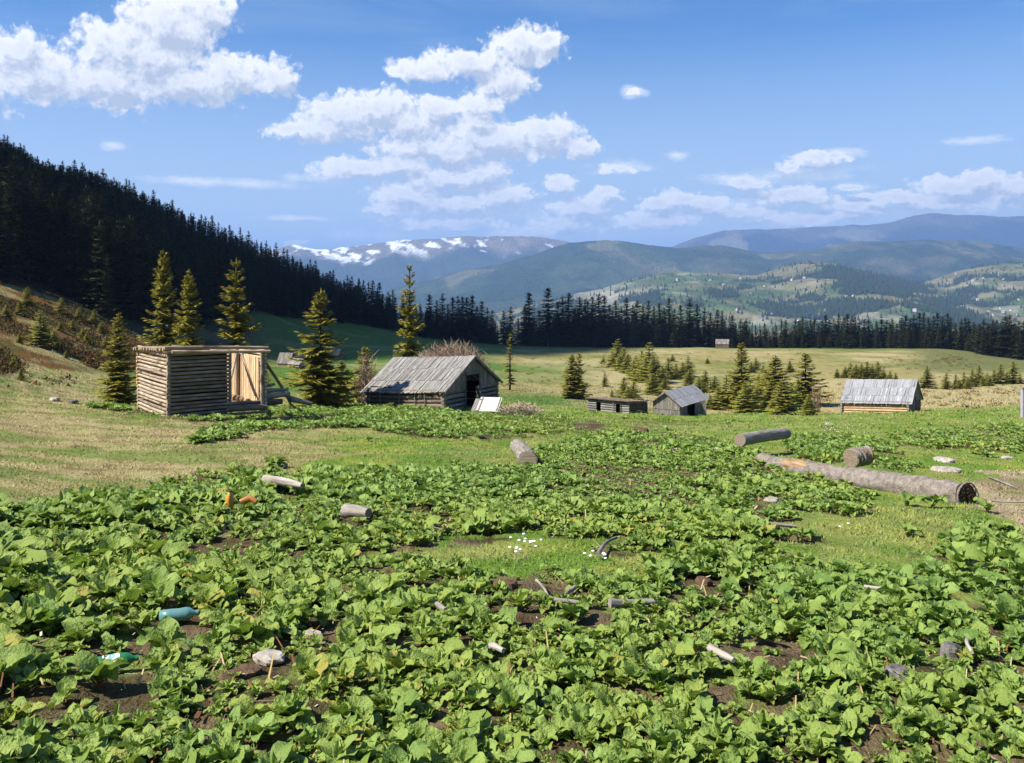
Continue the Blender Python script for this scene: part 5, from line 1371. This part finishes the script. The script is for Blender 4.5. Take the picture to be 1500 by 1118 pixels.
def build_litter():
    """old stalks, chips and straw lying on the bare soil of the beds"""
    g = np.random.default_rng(51); n = 34000
    y = 1.6 + 24 * g.random(n) ** 1.5; x = g.uniform(-1, 1, n) * (y * .64 + 1.5); z = hgt(x, y)
    dm, *_ = dock_mask(x, y); k = (dm > .02) & (g.random(n) < .75); x, y, z = x[k], y[k], z[k]; n = len(x)
    az = g.uniform(0, 6.28, n); L = g.uniform(.015, .06, n) * np.where(g.random(n) < .12, 2.2, 1) * np.clip(y / 9, .7, 1.6); w = L * g.uniform(.05, .28, n)
    d = np.stack([np.cos(az), np.sin(az), g.uniform(-.15, .35, n)], -1) * L[:, None]; s = np.stack([-np.sin(az), np.cos(az), g.uniform(-.5, .5, n)], -1) * w[:, None]
    b = np.stack([x, y, z + g.uniform(.01, .05, n)], -1)
    V = np.stack([b - s * .5, b + s * .5, b + d + s * .4, b + d - s * .5], 1).reshape(-1, 3)
    pal = np.array([[.10, .06, .03], [.20, .14, .08], [.33, .26, .16], [.16, .07, .03], [.06, .04, .025], [.42, .36, .26]])
    c = pal[g.choice(6, n, p=[.28, .24, .14, .12, .16, .06])] * g.uniform(.7, 1.3, (n, 1))
    # dead upright stalks, brown and straw coloured
    k = 2200; y2 = 3.2 + 22 * g.random(k) ** 1.3; x2 = g.uniform(-1, 1, k) * (y2 * .64 + 1.5); d2, *_ = dock_mask(x2, y2); q = d2 > .3; x2, y2 = x2[q], y2[q]; k = len(x2)
    h2 = g.uniform(.04, .13, k); a2 = g.uniform(0, 6.28, k); r2 = .004 + y2 * .0003
    b2 = np.stack([x2, y2, hgt(x2, y2)], -1); t2 = b2 + np.stack([np.cos(a2) * h2 * .8, np.sin(a2) * h2 * .8, h2 * .8], -1); s2 = np.stack([r2, 0 * r2, 0 * r2], -1)
    V = np.concatenate([V, np.stack([b2 - s2, b2 + s2, t2 + s2 * .6, t2 - s2 * .6], 1).reshape(-1, 3)])
    c = np.concatenate([c, np.array([[.26, .10, .04], [.40, .30, .12], [.16, .08, .04], [.45, .36, .2]])[g.integers(0, 4, k)]])
    t = NT_('plant_litter'); m = t.out(t.attr('Col', 'Vector'), .85, None, .15)
    me = mesh_np('plant_litter', V, np.arange(len(V)).reshape(-1, 4), {'Col': np.repeat(c, 4, 0)}, False, [m])
    tag(link('plant_litter', me), 'old stalks, chips and straw on the soil of the dock bed', None, None, 'stuff')

def build_flowers():
    g = np.random.default_rng(8); m = MB()
    for (cx, cy, sx, sy, n) in ((772, 803, 22, 8, 12), (875, 824, 12, 5, 6), (762, 812, 8, 4, 4), (1215, 634, 34, 6, 16), (1240, 628, 34, 5, 8), (1440, 617, 60, 4, 16), (1235, 778, 6, 4, 2)):
        for _ in range(n):
            p = hit(cx + g.normal(0, sx / 1.6), cy + g.normal(0, sy / 1.6)); r = .014 if p[1] < 15 else .022
            m.lumpy(p + UP * .06, (r, r, r * .5), amp=.3, seed=int(g.integers(0, 50)))
    o = m.build('white_flowers', M['petal']); tag(o, 'scattered tiny white flowers in the turf', None, None, 'stuff')

# ------------------------------------------------------------------ bushes, straw
def build_bush():
    g = np.random.default_rng(4)
    def bush(name, px0, px1, pyb, pyt, Y, n, lb, depth=2.5, mat='twig', hgtk=1.0):
        c = at((px0 + px1) / 2, pyb, Y); c[2] = hz(c[0], c[1])
        W = (px1 - px0) / F * Y / 2; H = EYE - (pyt - HY) / F * Y - c[2]
        root = empty(name, c, lb, 'bush')
        V = []; 
        for i in range(n):
            a = g.uniform(0, 6.28); rr = math.sqrt(g.random()); bx, by = math.cos(a) * rr * W * .8, math.sin(a) * rr * depth * .8
            top = H * math.sqrt(max(0.05, 1 - (bx / W) ** 2 * .9)) * g.uniform(.6, 1.08)
            d = np.array([bx * .35 + g.normal(0, .25), by * .3 + g.normal(0, .25), top])
            p0 = np.array([bx, by, -.1])
            for k in range(5):
                s = g.uniform(.25, .95); q = p0 + d * s; e = q + np.array([g.normal(0, .35), g.normal(0, .35), g.uniform(.1, .5)]) * min(1, H * .4)
                V += [(q + (0.026, 0, 0), q - (0.026, 0, 0), e)]
            V += [(p0 + (.035, 0, 0), p0 - (.035, 0, 0), p0 + d), (p0 + (0, .03, 0), p0 - (0, .03, 0), p0 + d)]
        V = np.array(V).reshape(-1, 3)
        o = link('twigs', mesh_np('twigs', V, np.arange(len(V)).reshape(-1, 3), {}, False, [M[mat]]), root)
    bush('bare_bush', 608, 712, 560, 503, 60, 3400, 'broad leafless reddish-brown bush behind the grey barn', 3)
    bush('bare_bush', 524, 552, 560, 512, 58, 70, 'thin dead grey bush left of the grey barn', 1, 'twig')
    bush('dry_straw', 730, 792, 602, 588, 52, 420, 'clump of bleached dry stalks right of the barn doorway', 1.2, 'straw', 1.0)
    bush('dead_shrub', 1290, 1312, 600, 565, 86, 0 + 1, 'x', 1) if False else None
    bush('bare_sapling', 1187, 1202, 593, 556, 92, 26, 'tiny leafless sapling left of the honey coloured hut', .5, 'twig')

# ------------------------------------------------------------------ spruces
def build_spruces():
    bark = M['treebark']
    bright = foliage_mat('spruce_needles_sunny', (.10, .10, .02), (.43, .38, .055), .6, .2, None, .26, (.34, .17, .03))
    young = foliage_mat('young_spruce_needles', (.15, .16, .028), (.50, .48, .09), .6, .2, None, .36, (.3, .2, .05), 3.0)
    darkm = foliage_mat('shaded_spruce_needles', (.018, .023, .008), (.075, .078, .022), .65, .15, None, .1, None, 1.0)  # darker twin of the sunny needles, cloud shade put into the colour
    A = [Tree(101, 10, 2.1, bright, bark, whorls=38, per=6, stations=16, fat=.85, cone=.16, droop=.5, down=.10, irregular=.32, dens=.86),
         Tree(102, 10, 1.9, bright, bark, whorls=40, per=6, stations=16, fat=.9, cone=.05, droop=.3, irregular=.26, dens=.9),
         Tree(103, 10, 2.0, bright, bark, whorls=34, per=6, stations=16, fat=.85, cone=.2, droop=.55, down=.08, irregular=.36, dens=.82),
         Tree(104, 10, 2.2, bright, bark, whorls=32, per=6, stations=17, fat=.85, cone=.10, droop=.6, down=.12, irregular=.40, dens=.85)]
    S = [Tree(200 + i, 5, 1.2, young, bark, whorls=22, per=7, stations=10, droop=.25, irregular=.2 + .05 * (i % 3), bare=.02, dens=.95) for i in range(5)]
    D = [Tree(300 + i, 18, (2.9, 2.6, 3.2, 2.7, 3.0)[i], darkm, bark, whorls=26, per=7, stations=6, droop=.4, irregular=.3, bare=(.06, .14, .03, .22, .08)[i], dens=.95, fat=1.7, pw=.66) for i in range(5)]
    L = [Tree(320 + i, 18, 2.8, darkm, bark, whorls=16, per=6, stations=4, droop=.4, irregular=.3, bare=.04, dens=.95, fat=1.7, pw=.66) for i in range(5)]
    thin = Tree(400, 8, 1.0, bright, bark, whorls=24, per=5, stations=6, droop=.2, irregular=.5, dens=.6, bare=.12, fat=1.3)
    def put(model, name, px, top, base, W, lb, cat='spruce', group=None, Y=None, sink=.0):
        if Y is None: loc = hit(px, base, 20)
        else: loc = at(px, base, Y); loc[2] = hz(loc[0], loc[1])
        zt = EYE - (top - HY) / F * loc[1]
        return model.place(name, loc - UP * sink, zt - loc[2], W / F * loc[1] * (1.1 if name == 'sunlit_spruce' else 1.4 if name in ('young_spruce', 'meadow_spruce') else 1), lb, cat, group)
    # tall sunlit ones around the buildings
    put(A[0], 'sunlit_spruce', 240, 368, 570, 78, 'tall cone-laden spruce rising behind the left end of the pole shack', Y=54)
    put(A[1], 'sunlit_spruce', 277, 396, 570, 62, 'narrower green spruce close right of the tall cone-laden one behind the shack', Y=52)
    put(A[2], 'sunlit_spruce', 346, 381, 570, 84, 'spruce with orange cones rising behind the shack doorway', Y=53)
    put(A[1], 'sunlit_spruce', 174, 459, 588, 58, 'dense dark green spruce standing left of the pole shack', Y=44)
    put(A[3], 'sunlit_spruce', 470, 425, 592, 96, 'spruce with a thin bare-looking top between the shack and the barn', Y=50)
    put(A[2], 'sunlit_spruce', 600, 388, 560, 56, 'tallest narrow yellow-green spruce behind the barn roof', Y=68)
    put(A[3], 'sunlit_spruce', 534, 508, 588, 60, 'low bushy spruce against the left end of the barn', Y=62)
    put(A[3], 'sunlit_spruce', 500, 528, 588, 50, 'short bushy spruce between the thin-topped one and the barn', Y=63)
    put(thin, 'sparse_spruce', 747, 487, 572, 30, 'lone sparse spruce with bare lower trunk right of the barn')
    put(S[0], 'sunlit_spruce', 393, 545, 580, 22, 'small dark spruce behind the right end of the pole shack', Y=62)
    # thicket on the straw meadow
    G = 'young spruces of the meadow thicket'
    put(A[1], 'meadow_spruce', 838, 518, 585, 30, 'left trunk of the twin spruce alone on the straw meadow', group=G)
    put(A[3], 'meadow_spruce', 848, 516, 584, 28, 'right trunk of the twin spruce alone on the straw meadow', group=G)
    ther = [(905, 497, 540), (914, 509, 545), (928, 527, 557), (940, 512, 557), (951, 502, 560), (963, 527, 560), (979, 524, 556), (1008, 521, 552), (897, 512, 538), (920, 518, 548), (935, 530, 560), (946, 522, 562), (990, 532, 552), (970, 535, 563), (958, 520, 566), (1000, 530, 556), (932, 520, 542)]
    for px, t, b in ther: put(random.choice(S), 'young_spruce', px, t, b, (b - t) * .62 + 5, 'young spruce in the upper thicket on the straw meadow behind the low log pen', group=G)
    for px, t, b in ((956, 547, 578), (973, 555, 571), (1010, 542, 566), (914, 552, 584), (928, 558, 586), (921, 566, 590)):
        put(random.choice(S), 'young_spruce', px, t, b, (b - t) * .7 + 5, 'young spruce in the lower row just behind the board hut and the pen', group=G)
    for px, t, b in ((1033, 542, 574), (1047, 550, 575), (1024, 552, 576), (1040, 578, 600), (1052, 566, 600), (1064, 550, 601), (1075, 562, 600), (1099, 556, 605), (1110, 566, 602), (1122, 540, 600), (1148, 553, 607), (1160, 560, 600), (1130, 556, 604), (1092, 560, 606), (1112, 548, 590), (1142, 560, 600), (1170, 556, 596)):
        put(random.choice(S), 'young_spruce', px, t, b, (b - t) * .66 + 6, 'young spruce in the thicket right of the board hut', group=G)
    put(A[0], 'meadow_spruce', 1086, 502, 602, 44, 'tallest spruce of the thicket right of the board hut, thin topped', group=G)
    put(A[1], 'meadow_spruce', 1136, 521, 602, 48, 'broad spruce in the middle of the thicket right of the board hut', group=G)
    put(A[3], 'meadow_spruce', 1180, 517, 594, 50, 'spruce with layered boughs at the right end of the meadow thicket', group=G)
    put(S[1], 'young_spruce', 1185, 580, 609, 24, 'small round spruce at the foot of the right-end thicket spruce', group=G)
    put(S[2], 'young_spruce', 886, 545, 567, 11, 'single tiny spruce right of the twin spruce on the straw meadow', group=G)
    put(S[3], 'young_spruce', 896, 570, 583, 7, 'tiniest seedling spruce in front of the single tiny one', group=G)
    for px, t, b in ((1107, 524, 543), (1157, 528, 546), (985, 519, 530), (1036, 524, 533), (1118, 535, 548), (884, 522, 533), (1100, 530, 546)):
        put(random.choice(S), 'young_spruce', px, t, b, (b - t) * .9, 'small spruce scattered high on the straw meadow near the tree line', group=G)
    for i, (px, t, b) in enumerate([(1246, 531, 552), (1254, 533, 553), (1262, 532, 553), (1270, 529, 553), (1278, 534, 553), (1286, 529, 552), (1294, 540, 555), (1238, 537, 552), (1304, 543, 556), (1312, 546, 557), (1226, 540, 552)]):
        put(random.choice(S), 'young_spruce', px, t, b + 2, (b - t) * .9, 'stunted spruce in the low row above the honey coloured hut roof', group='stunted spruces above the hut')
    put(S[0], 'young_spruce', 1358, 535, 569, 24, 'dark conical spruce right of the honey coloured hut roof', group='stunted spruces above the hut')
    for i, (px, t, b) in enumerate([(1386, 546, 571), (1400, 548, 570), (1412, 544, 569), (1424, 540, 567), (1434, 534, 565), (1446, 545, 564), (1456, 540, 563), (1466, 532, 563), (1475, 545, 562), (1484, 528, 562), (1494, 548, 562), (1418, 552, 570), (1405, 555, 571), (1450, 550, 566), (1510, 540, 562), (1440, 552, 567)]):
        put(random.choice(S), 'young_spruce', px, t, b, (b - t) * .66, 'young spruce of the row along the straw bank at far right', group='young spruces on the right bank')
    # heath slope on the left
    for i, (px, t, b) in enumerate([(59, 455, 508), (79, 483, 506), (89, 471, 487), (20, 522, 542), (31, 539, 558), (122, 480, 501), (107, 467, 485), (29, 487, 503), (138, 453, 478), (97, 514, 525), (10, 445, 470), (64, 462, 500), (128, 486, 505), (40, 420, 450), (90, 436, 462), (68, 480, 505), (156, 490, 512), (12, 562, 567), (150, 470, 490), (116, 450, 470), (30, 440, 462), (100, 560, 566)]):
        lb = {3: 'upper small dark spruce at the edge of the straw knoll, far left', 4: 'lower small dark spruce at the edge of the straw knoll, far left', 0: 'tallest young spruce on the brown heath slope'}.get(i, 'young spruce scattered over the brown heath slope at left')
        put(random.choice(S), 'young_spruce', px, t, b, (b - t) * .62 + 2, lb, group='young spruces on the heath slope')
    # ---------------- dark woods
    n_ind = 0
    W1 = 'dark spruces of the tree line'
    tops = [(629, 431), (640, 440), (648, 429), (656, 445), (663, 435), (671, 433), (677, 434), (684, 435), (692, 432), (699, 448), (706, 440), (714, 450), (721, 454), (738, 455), (748, 449), (759, 466), (769, 447), (775, 428), (790, 454), (803, 421), (817, 441), (824, 434), (833, 429), (842, 452), (849, 435), (857, 438), (861, 440), (868, 434), (877, 431), (885, 432),
            (893, 446), (902, 440), (910, 448), (918, 436), (927, 446), (933, 439), (942, 446), (950, 440), (958, 448), (966, 444), (973, 450), (980, 436), (988, 452), (997, 446), (1010, 437), (1021, 445), (1032, 449), (1041, 458), (1051, 453), (1058, 455), (1073, 462), (1093, 466)]
    lowtrunk = {663, 677, 692, 706, 775}
    for i, (px, t) in enumerate(tops):
        Yc = float(np.interp(px, [600, 700, 760, 800, 900, 1050, 1100], [388, 378, 372, 364, 360, 368, 372])) + random.uniform(-2, 8)
        mdl = D[3] if px in lowtrunk else D[random.choice([0, 1, 2, 4])]
        zt = EYE - (t - HY) / F * Yc; gz = hz((px - HX) / F * Yc, Yc)
        reg = 'left of the gap below the snowy mountain' if px < 730 else 'at the gap in the middle of the tree line' if px < 795 else 'above the meadow thicket in the tall middle of the tree line' if px < 1046 else 'beside the tiny woodside hut'
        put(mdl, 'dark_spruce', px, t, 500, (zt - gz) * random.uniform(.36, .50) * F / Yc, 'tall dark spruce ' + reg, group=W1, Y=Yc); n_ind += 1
    # right part of the line, standing on the falling ground
    px = 1062.0
    while px < 1530:
        t = float(np.interp(px, [1062, 1100, 1130, 1180, 1240, 1300, 1330, 1370, 1420, 1470, 1530], [468, 470, 476, 466, 462, 468, 461, 460, 466, 463, 468])) + random.choice([-3, 0, 2, 5, 9, 4])
        Yc = float(np.interp(px, [1062, 1300, 1400, 1440, 1500], [372, 372, 356, 328, 312])) + random.uniform(-2, 30) * (px < 1430)
        zt = EYE - (t - HY) / F * Yc; gz = hz((px - HX) / F * Yc, Yc)
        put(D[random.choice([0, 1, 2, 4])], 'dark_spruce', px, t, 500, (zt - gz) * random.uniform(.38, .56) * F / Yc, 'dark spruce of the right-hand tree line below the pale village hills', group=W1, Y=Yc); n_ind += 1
        px += random.uniform(4.5, 8)
    # individuals along the lower edge and skyline of the wooded hill
    W2 = 'dark spruces of the wooded hill'
    edge = []
    for px in np.arange(-12, 628, 7.5):
        e0 = float(np.interp(px, [-450, 0, 60, 150, 215, 300, 380, 450, 560, 600, 640], [118, 140, 142, 146, 160, 208, 285, 330, 385, 404, 398]))
        edge.append((px + random.uniform(-3, 3), e0 + random.uniform(2, 14)))
    for px, Yc in edge:
        x = (px - HX) / F * Yc; gz = hz(x, Yc); H = random.uniform(13, 20)
        D[random.choice([0, 1, 2, 4])].place('dark_spruce', (x, Yc, gz), H, H * random.uniform(.30, .38), 'dark spruce along the shaded lower edge of the wooded hill', 'spruce', W2); n_ind += 1
    sky_px = np.arange(-10, 575, 8.0)
    SK = ([-40, 0, 30, 60, 85, 110, 150, 165, 200, 240, 290, 330, 380, 420, 450, 490, 520, 560, 600], [190, 200, 212, 232, 238, 240, 252, 258, 275, 290, 312, 330, 350, 368, 380, 402, 408, 424, 440])
    for px in sky_px:
        px = px + random.uniform(-3, 3); Yc = float(np.interp(px, [0, 300, 450, 570], [448, 446, 462, 440])) + random.uniform(-6, 8); x = (px - HX) / F * Yc; gz = hz(x, Yc)
        t = float(np.interp(px, *SK)) + random.choice([-6, -3, 0, 3, 6, 10])
        H = max(9, EYE - (t - HY) / F * Yc - gz)
        D[random.choice([0, 2, 4])].place('dark_spruce', (x, Yc, gz), H, H * random.uniform(.26, .34), 'dark spruce on the sloping skyline of the wooded hill', 'spruce', W2); n_ind += 1
    print('individual dark spruces', n_ind)
    # the rest of the wood: one mass
    g = np.random.default_rng(77)
    n = 15000
    Y = g.uniform(120, 520, n); px = g.uniform(-420, 2050, n) ; x = (px - HX) / F * Y
    m = forest_mask(x, Y)
    keep = (g.random(n) < m) & (g.random(n) < np.clip(Y / 420, .2, 1)) 
    x, Y, px = x[keep], Y[keep], px[keep]
    z = hgt(x, Y)
    H = g.uniform(9, 19, len(x))
    lim = np.interp(px, *SK) + g.uniform(2, 16, len(x))
    top = z + H; maxz = EYE - (lim - HY) / F * Y
    H = np.where(px < 575, np.minimum(H, np.maximum(maxz - z, 5)), H)
    # behind the line: keep under the line's own tops
    limr = np.interp(px, [575, 620, 700, 730, 760, 800, 880, 1000, 1060, 1130, 1240, 1330, 1400, 1530, 1600], [440, 446, 455, 466, 472, 452, 450, 458, 470, 482, 474, 472, 474, 474, 470]) + g.uniform(0, 16, len(x))
    H = np.where(px >= 575, np.minimum(H, np.maximum(EYE - (limr - HY) / F * Y - z, 3)), H)
    # leave the blue gap in the middle of the line open
    ok = ~((px > 727) & (px < 764) & (g.random(len(px)) < .8)) & ~((px > 1095) & (px < 1150) & (g.random(len(px)) < .5))
    x, Y, z, H = x[ok], Y[ok], z[ok], H[ok]
    var = g.integers(0, 5, len(x)); rot = g.uniform(0, 6.28, len(x)); W = g.uniform(.30, .40, len(x)) * H
    Vs, tn = [], []
    for k in range(5):
        i = np.nonzero(var == k)[0]; v = L[k].V
        c, s = np.cos(rot[i])[:, None], np.sin(rot[i])[:, None]; sx = (W[i] / (2 * L[k].R))[:, None]
        Vs.append(np.stack([(v[None, :, 0] * c - v[None, :, 1] * s) * sx + x[i, None], (v[None, :, 0] * s + v[None, :, 1] * c) * sx + Y[i, None], v[None, :, 2] * (H[i] / L[k].H)[:, None] + z[i, None]], -1).reshape(-1, 3))
        tn.append(np.clip(np.tile(L[k].tone, len(i)) * np.repeat(g.uniform(.3, 1.6, len(i)), len(v)), 0, 1))
    V = np.concatenate(Vs); tn = np.concatenate(tn)
    print('wood mass', len(x), len(V) // 3)
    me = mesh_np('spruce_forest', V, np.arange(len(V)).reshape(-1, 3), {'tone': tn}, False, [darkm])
    tag(link('spruce_forest', me), 'dense dark spruce wood covering the hill at left and behind the tree line', None, None, 'stuff')
    # heath scrub
    return darkm

def build_scrub():
    """low dwarf shrubs and tussocks on the heath slope and the far meadow"""
    g = np.random.default_rng(6)
    n = 9000
    px = g.uniform(-60, 230, n); py = g.uniform(395, 560, n)
    ok = inpoly(px, py, HEATH); px, py = px[ok], py[ok]
    t = NT_('heath_scrub'); m = t.out(t.attr('Col', 'Vector'), .9, None, .1)
    C = []; K = []
    for a, b in zip(px, py):
        p = hit(a, b, 55)
        if fbm(np.array([p[0] / 7]), np.array([p[1] / 7]), 3, 72)[0] < .42: continue
        C.append(p); K.append(g.uniform(.2, .6))
    # dark tussocks on the far meadow
    for a, b in [(g.uniform(870, 1180), g.uniform(513, 545)) for _ in range(90)] + [(g.uniform(1290, 1440), g.uniform(520, 545)) for _ in range(90)] + [(1388 + g.normal(0, 14), 528 + g.normal(0, 4)) for _ in range(40)] + [(g.uniform(1200, 1500), g.uniform(548, 600)) for _ in range(120)] + [(g.uniform(760, 900), g.uniform(518, 560)) for _ in range(60)] + [(45 + g.uniform(-5, 70), 560 + g.uniform(-6, 6)) for _ in range(12)]:
        C.append(hit(a, b, 55)); K.append(g.uniform(.25, .65))
    V = []; col = []
    pal = np.array([[.075, .042, .015], [.13, .065, .02], [.05, .055, .016], [.10, .055, .018], [.10, .075, .025]])
    for p, k in zip(C, K):
        c = pal[g.integers(0, 5)]
        for _ in range(34):
            d = g.normal(0, 1, 3); d[2] = abs(d[2]) * .7; q = p + d * k * (.6, .6, .42); s = g.normal(0, 1, 3) * k * .2; e = g.normal(0, 1, 3) * k * .2
            V += [q, q + s, q + e]; cc = c * g.uniform(.6, 1.5); col += [cc] * 3
    V = np.array(V)
    me = mesh_np('heath_scrub', V, np.arange(len(V)).reshape(-1, 3), {'Col': np.array(col)}, False, [m])
    tag(link('heath_scrub', me), 'brown dwarf scrub and tussocks on the heath slope and far meadow', None, None, 'stuff')

# ------------------------------------------------------------------ far village hills
def raycast_land(objs):
    from mathutils.bvhtree import BVHTree
    out = []
    for o in objs:
        me = o.data; V = np.empty(len(me.vertices) * 3, np.float32); me.vertices.foreach_get('co', V)
        Q = np.empty(len(me.loops), np.int32); me.loops.foreach_get('vertex_index', Q)
        out.append(BVHTree.FromPolygons(V.reshape(-1, 3).tolist(), Q.reshape(-1, 4).tolist()))
    return out

def build_far_woods(inner, mid):
    from mathutils import Vector
    g = np.random.default_rng(15)
    bv = raycast_land([inner])[0]
    def cast(px, py):
        d = Vector(((px - HX) / F, 1, -(py - HY) / F)).normalized(); h = bv.ray_cast(Vector((0, 0, EYE)), d)
        return np.array(h[0]) if h[0] is not None else None
    pts = []
    PX = g.uniform(640, 1560, 22000); PY = g.uniform(383, 480, 22000)
    for a, b in zip(PX, PY):
        p = cast(a, b)
        if p is not None: pts.append((a, b, *p))
    P = np.array(pts); f = inner_forest(P[:, 2], P[:, 3], P[:, 0], P[:, 1])
    P = P[(g.random(len(P)) < f * .85 + .04)]
    base = P[:, 2:5]; n = len(base); H = g.uniform(14, 24, n); R = H * .24
    k = 5; th = np.arange(k) / k * 2 * PI
    V = np.empty((n, k + 1, 3)); V[:, :k, 0] = base[:, 0:1] + R[:, None] * np.cos(th); V[:, :k, 1] = base[:, 1:2] + R[:, None] * np.sin(th); V[:, :k, 2] = base[:, 2:3] - 1; V[:, k] = base; V[:, k, 2] += H
    T = np.array([(j, (j + 1) % k, k) for j in range(k)])
    T = (T[None] + (np.arange(n) * (k + 1))[:, None, None]).reshape(-1, 3)
    t = NT_('far_wood'); m = t.out((.022, .034, .016), .9, None, .05)
    tag(link('far_forest', mesh_np('far_forest', V.reshape(-1, 3), T, {}, False, [m])), 'scattered woods on the far village hills', None, None, 'stuff')
    # farmhouses
    k = 0; tries = 0
    spots = [(1143, 411), (1160, 411), (1178, 408), (992, 411), (1060, 418), (1120, 420), (1180, 421), (1325, 432), (1452, 401), (1462, 404), (1470, 410), (1440, 408), (1425, 412), (1475, 440), (1480, 455), (1465, 452), (1448, 457), (1455, 462), (1490, 462), (1412, 460), (1470, 458), (1100, 430), (1250, 434), (1240, 436), (1300, 418), (905, 414), (970, 424), (1390, 455), (1420, 425), (1432, 440), (1210, 440), (1170, 470), (1130, 462), (1080, 455), (1352, 448), (1340, 456), (1492, 440), (1400, 402), (1040, 412), (1085, 409)]
    for i, (a, b) in enumerate(spots):
        p = cast(a, b)
        if p is None: continue
        s = g.uniform(4, 6.5); m_ = MB(); r = g.uniform(0, 3.1); f = np.array([math.cos(r), math.sin(r), 0]); gg = np.array([-f[1], f[0], 0])
        e = empty('farmhouse', p, 'tiny pale farmhouse on the far hills', 'house', 'farmhouses on the far hills')
        w = MB(); w.box(p - f * s - gg * s * .6 - UP * 3, f * 2 * s, gg * 1.2 * s, UP * (3 + s * .75)); w.build('walls', M['house'], e)
        rf = MB(); rg = p + UP * s * 1.5
        for sg in (1, -1):
            rf.box(rg - f * s * 1.1, f * 2.2 * s, gg * sg * s * .75 - UP * s * .85, UP * .4)
        rf.build('roof', M['houseroof'], e)

# ------------------------------------------------------------------ assemble
SKY = dict(air=1.0, dust=.4, ozone=2.5, str=.076, hue=.506, sat=1.30, val=1.0)
CLD = dict(dark=(.46, .51, .60), lit=(1.0, .99, .97), str=.60, l0=-.80, l1=.55, low=.90, n=1.15, b=.9, c=.62, a0=-.14, a1=.46)
SUNP = dict(e=5.0, c=(1.0, .955, .88))
EXPOSURE = 1.08
HAZE = dict(col=(.33, .56, 1.0), den=7.4e-5, g=.1)
SHADOWS = [('unseen broad white cloud placed to shade the wooded hill', 1500, [(-260, 340, 210, 180), (-155, 235, 95, 85), (-105, 315, 62, 62), (-330, 180, 120, 90)]),
           ('unseen long white cloud placed to shade the tree line', 1500, [(40, 468, 170, 66), (240, 452, 170, 66), (420, 410, 170, 90)])]

make_mats()
ground = build_ground()
snow = ridge('snowy_mountain', P_SNOW, 11500, 9000, 15500, -250, col_snow, 5, .30, 1.1, du=3, nv=90)
farr = ridge('blue_mountain', P_FAR, 13000, 10500, 17500, -250, col_far, 12, .22, 1.1, du=4, nv=70)
mid = ridge('wooded_mountain', P_MID, 8000, 5200, 11000, -260, col_mid, 23, .30, 1.0, du=3, nv=100)
inner = ridge('village_hills', P_INNER, 4800, 2300, 6200, -240, col_inner, 37, .16, .9, du=2.5, nv=120, rough=.8, bumpd=12)
build_shack(); build_barn(); build_right_hut(); build_grey_hut(); build_pen(); build_far_huts(); build_logs()
dm_ = dock_mat()
def seg(px0, py0, Y0, px1, py1, Y1, w): return (at(px0, py0, Y0)[:2], at(px1, py1, Y1)[:2], w)
CLEAR = [seg(1417, 727, 16, 1115, 676, 21.3, .27), seg(1246, 671, 19.6, 1270, 667, 19.9, .4), seg(1084, 645, 22.8, 1151, 635, 25.2, .25), seg(773, 675, 18.2, 757, 654, 22.4, .32),
         seg(247, 607, 29, 388, 600, 31, .2), seg(247, 607, 29, 203, 598, 32, .2), seg(240, 600, 30.5, 370, 590, 33, 1.6), seg(346, 608, 28.3, 376, 604, 29.3, .7), seg(392, 596, 31, 425, 596, 31.5, .6)]
for (px, py) in ((337, 748), (506, 768), (542, 776), (393, 966), (262, 922), (172, 988), (1130, 737), (410, 728), (435, 732), (880, 820), (902, 797), (458, 936), (1385, 962), (1030, 857), (991, 663), (1047, 662), (348, 985)):
    p = hit(px, py); dv = p[:2] / np.linalg.norm(p[:2]); CLEAR.append((p[:2] - dv * .55, p[:2] + dv * .05, .20))
for (px, py, s, lb) in DOCKIND:
    p = hit(px, py); CLEAR.append((p[:2], p[:2] + .01, s * .8))
near_docks = build_dock(dm_)
build_dock_individuals(near_docks, dm_)
build_grass(); build_litter(); build_flowers(); build_bush(); build_spruces(); build_scrub(); build_far_woods(inner, mid)
build_world(); build_light_camera(); build_shadow_cloud(); build_haze()
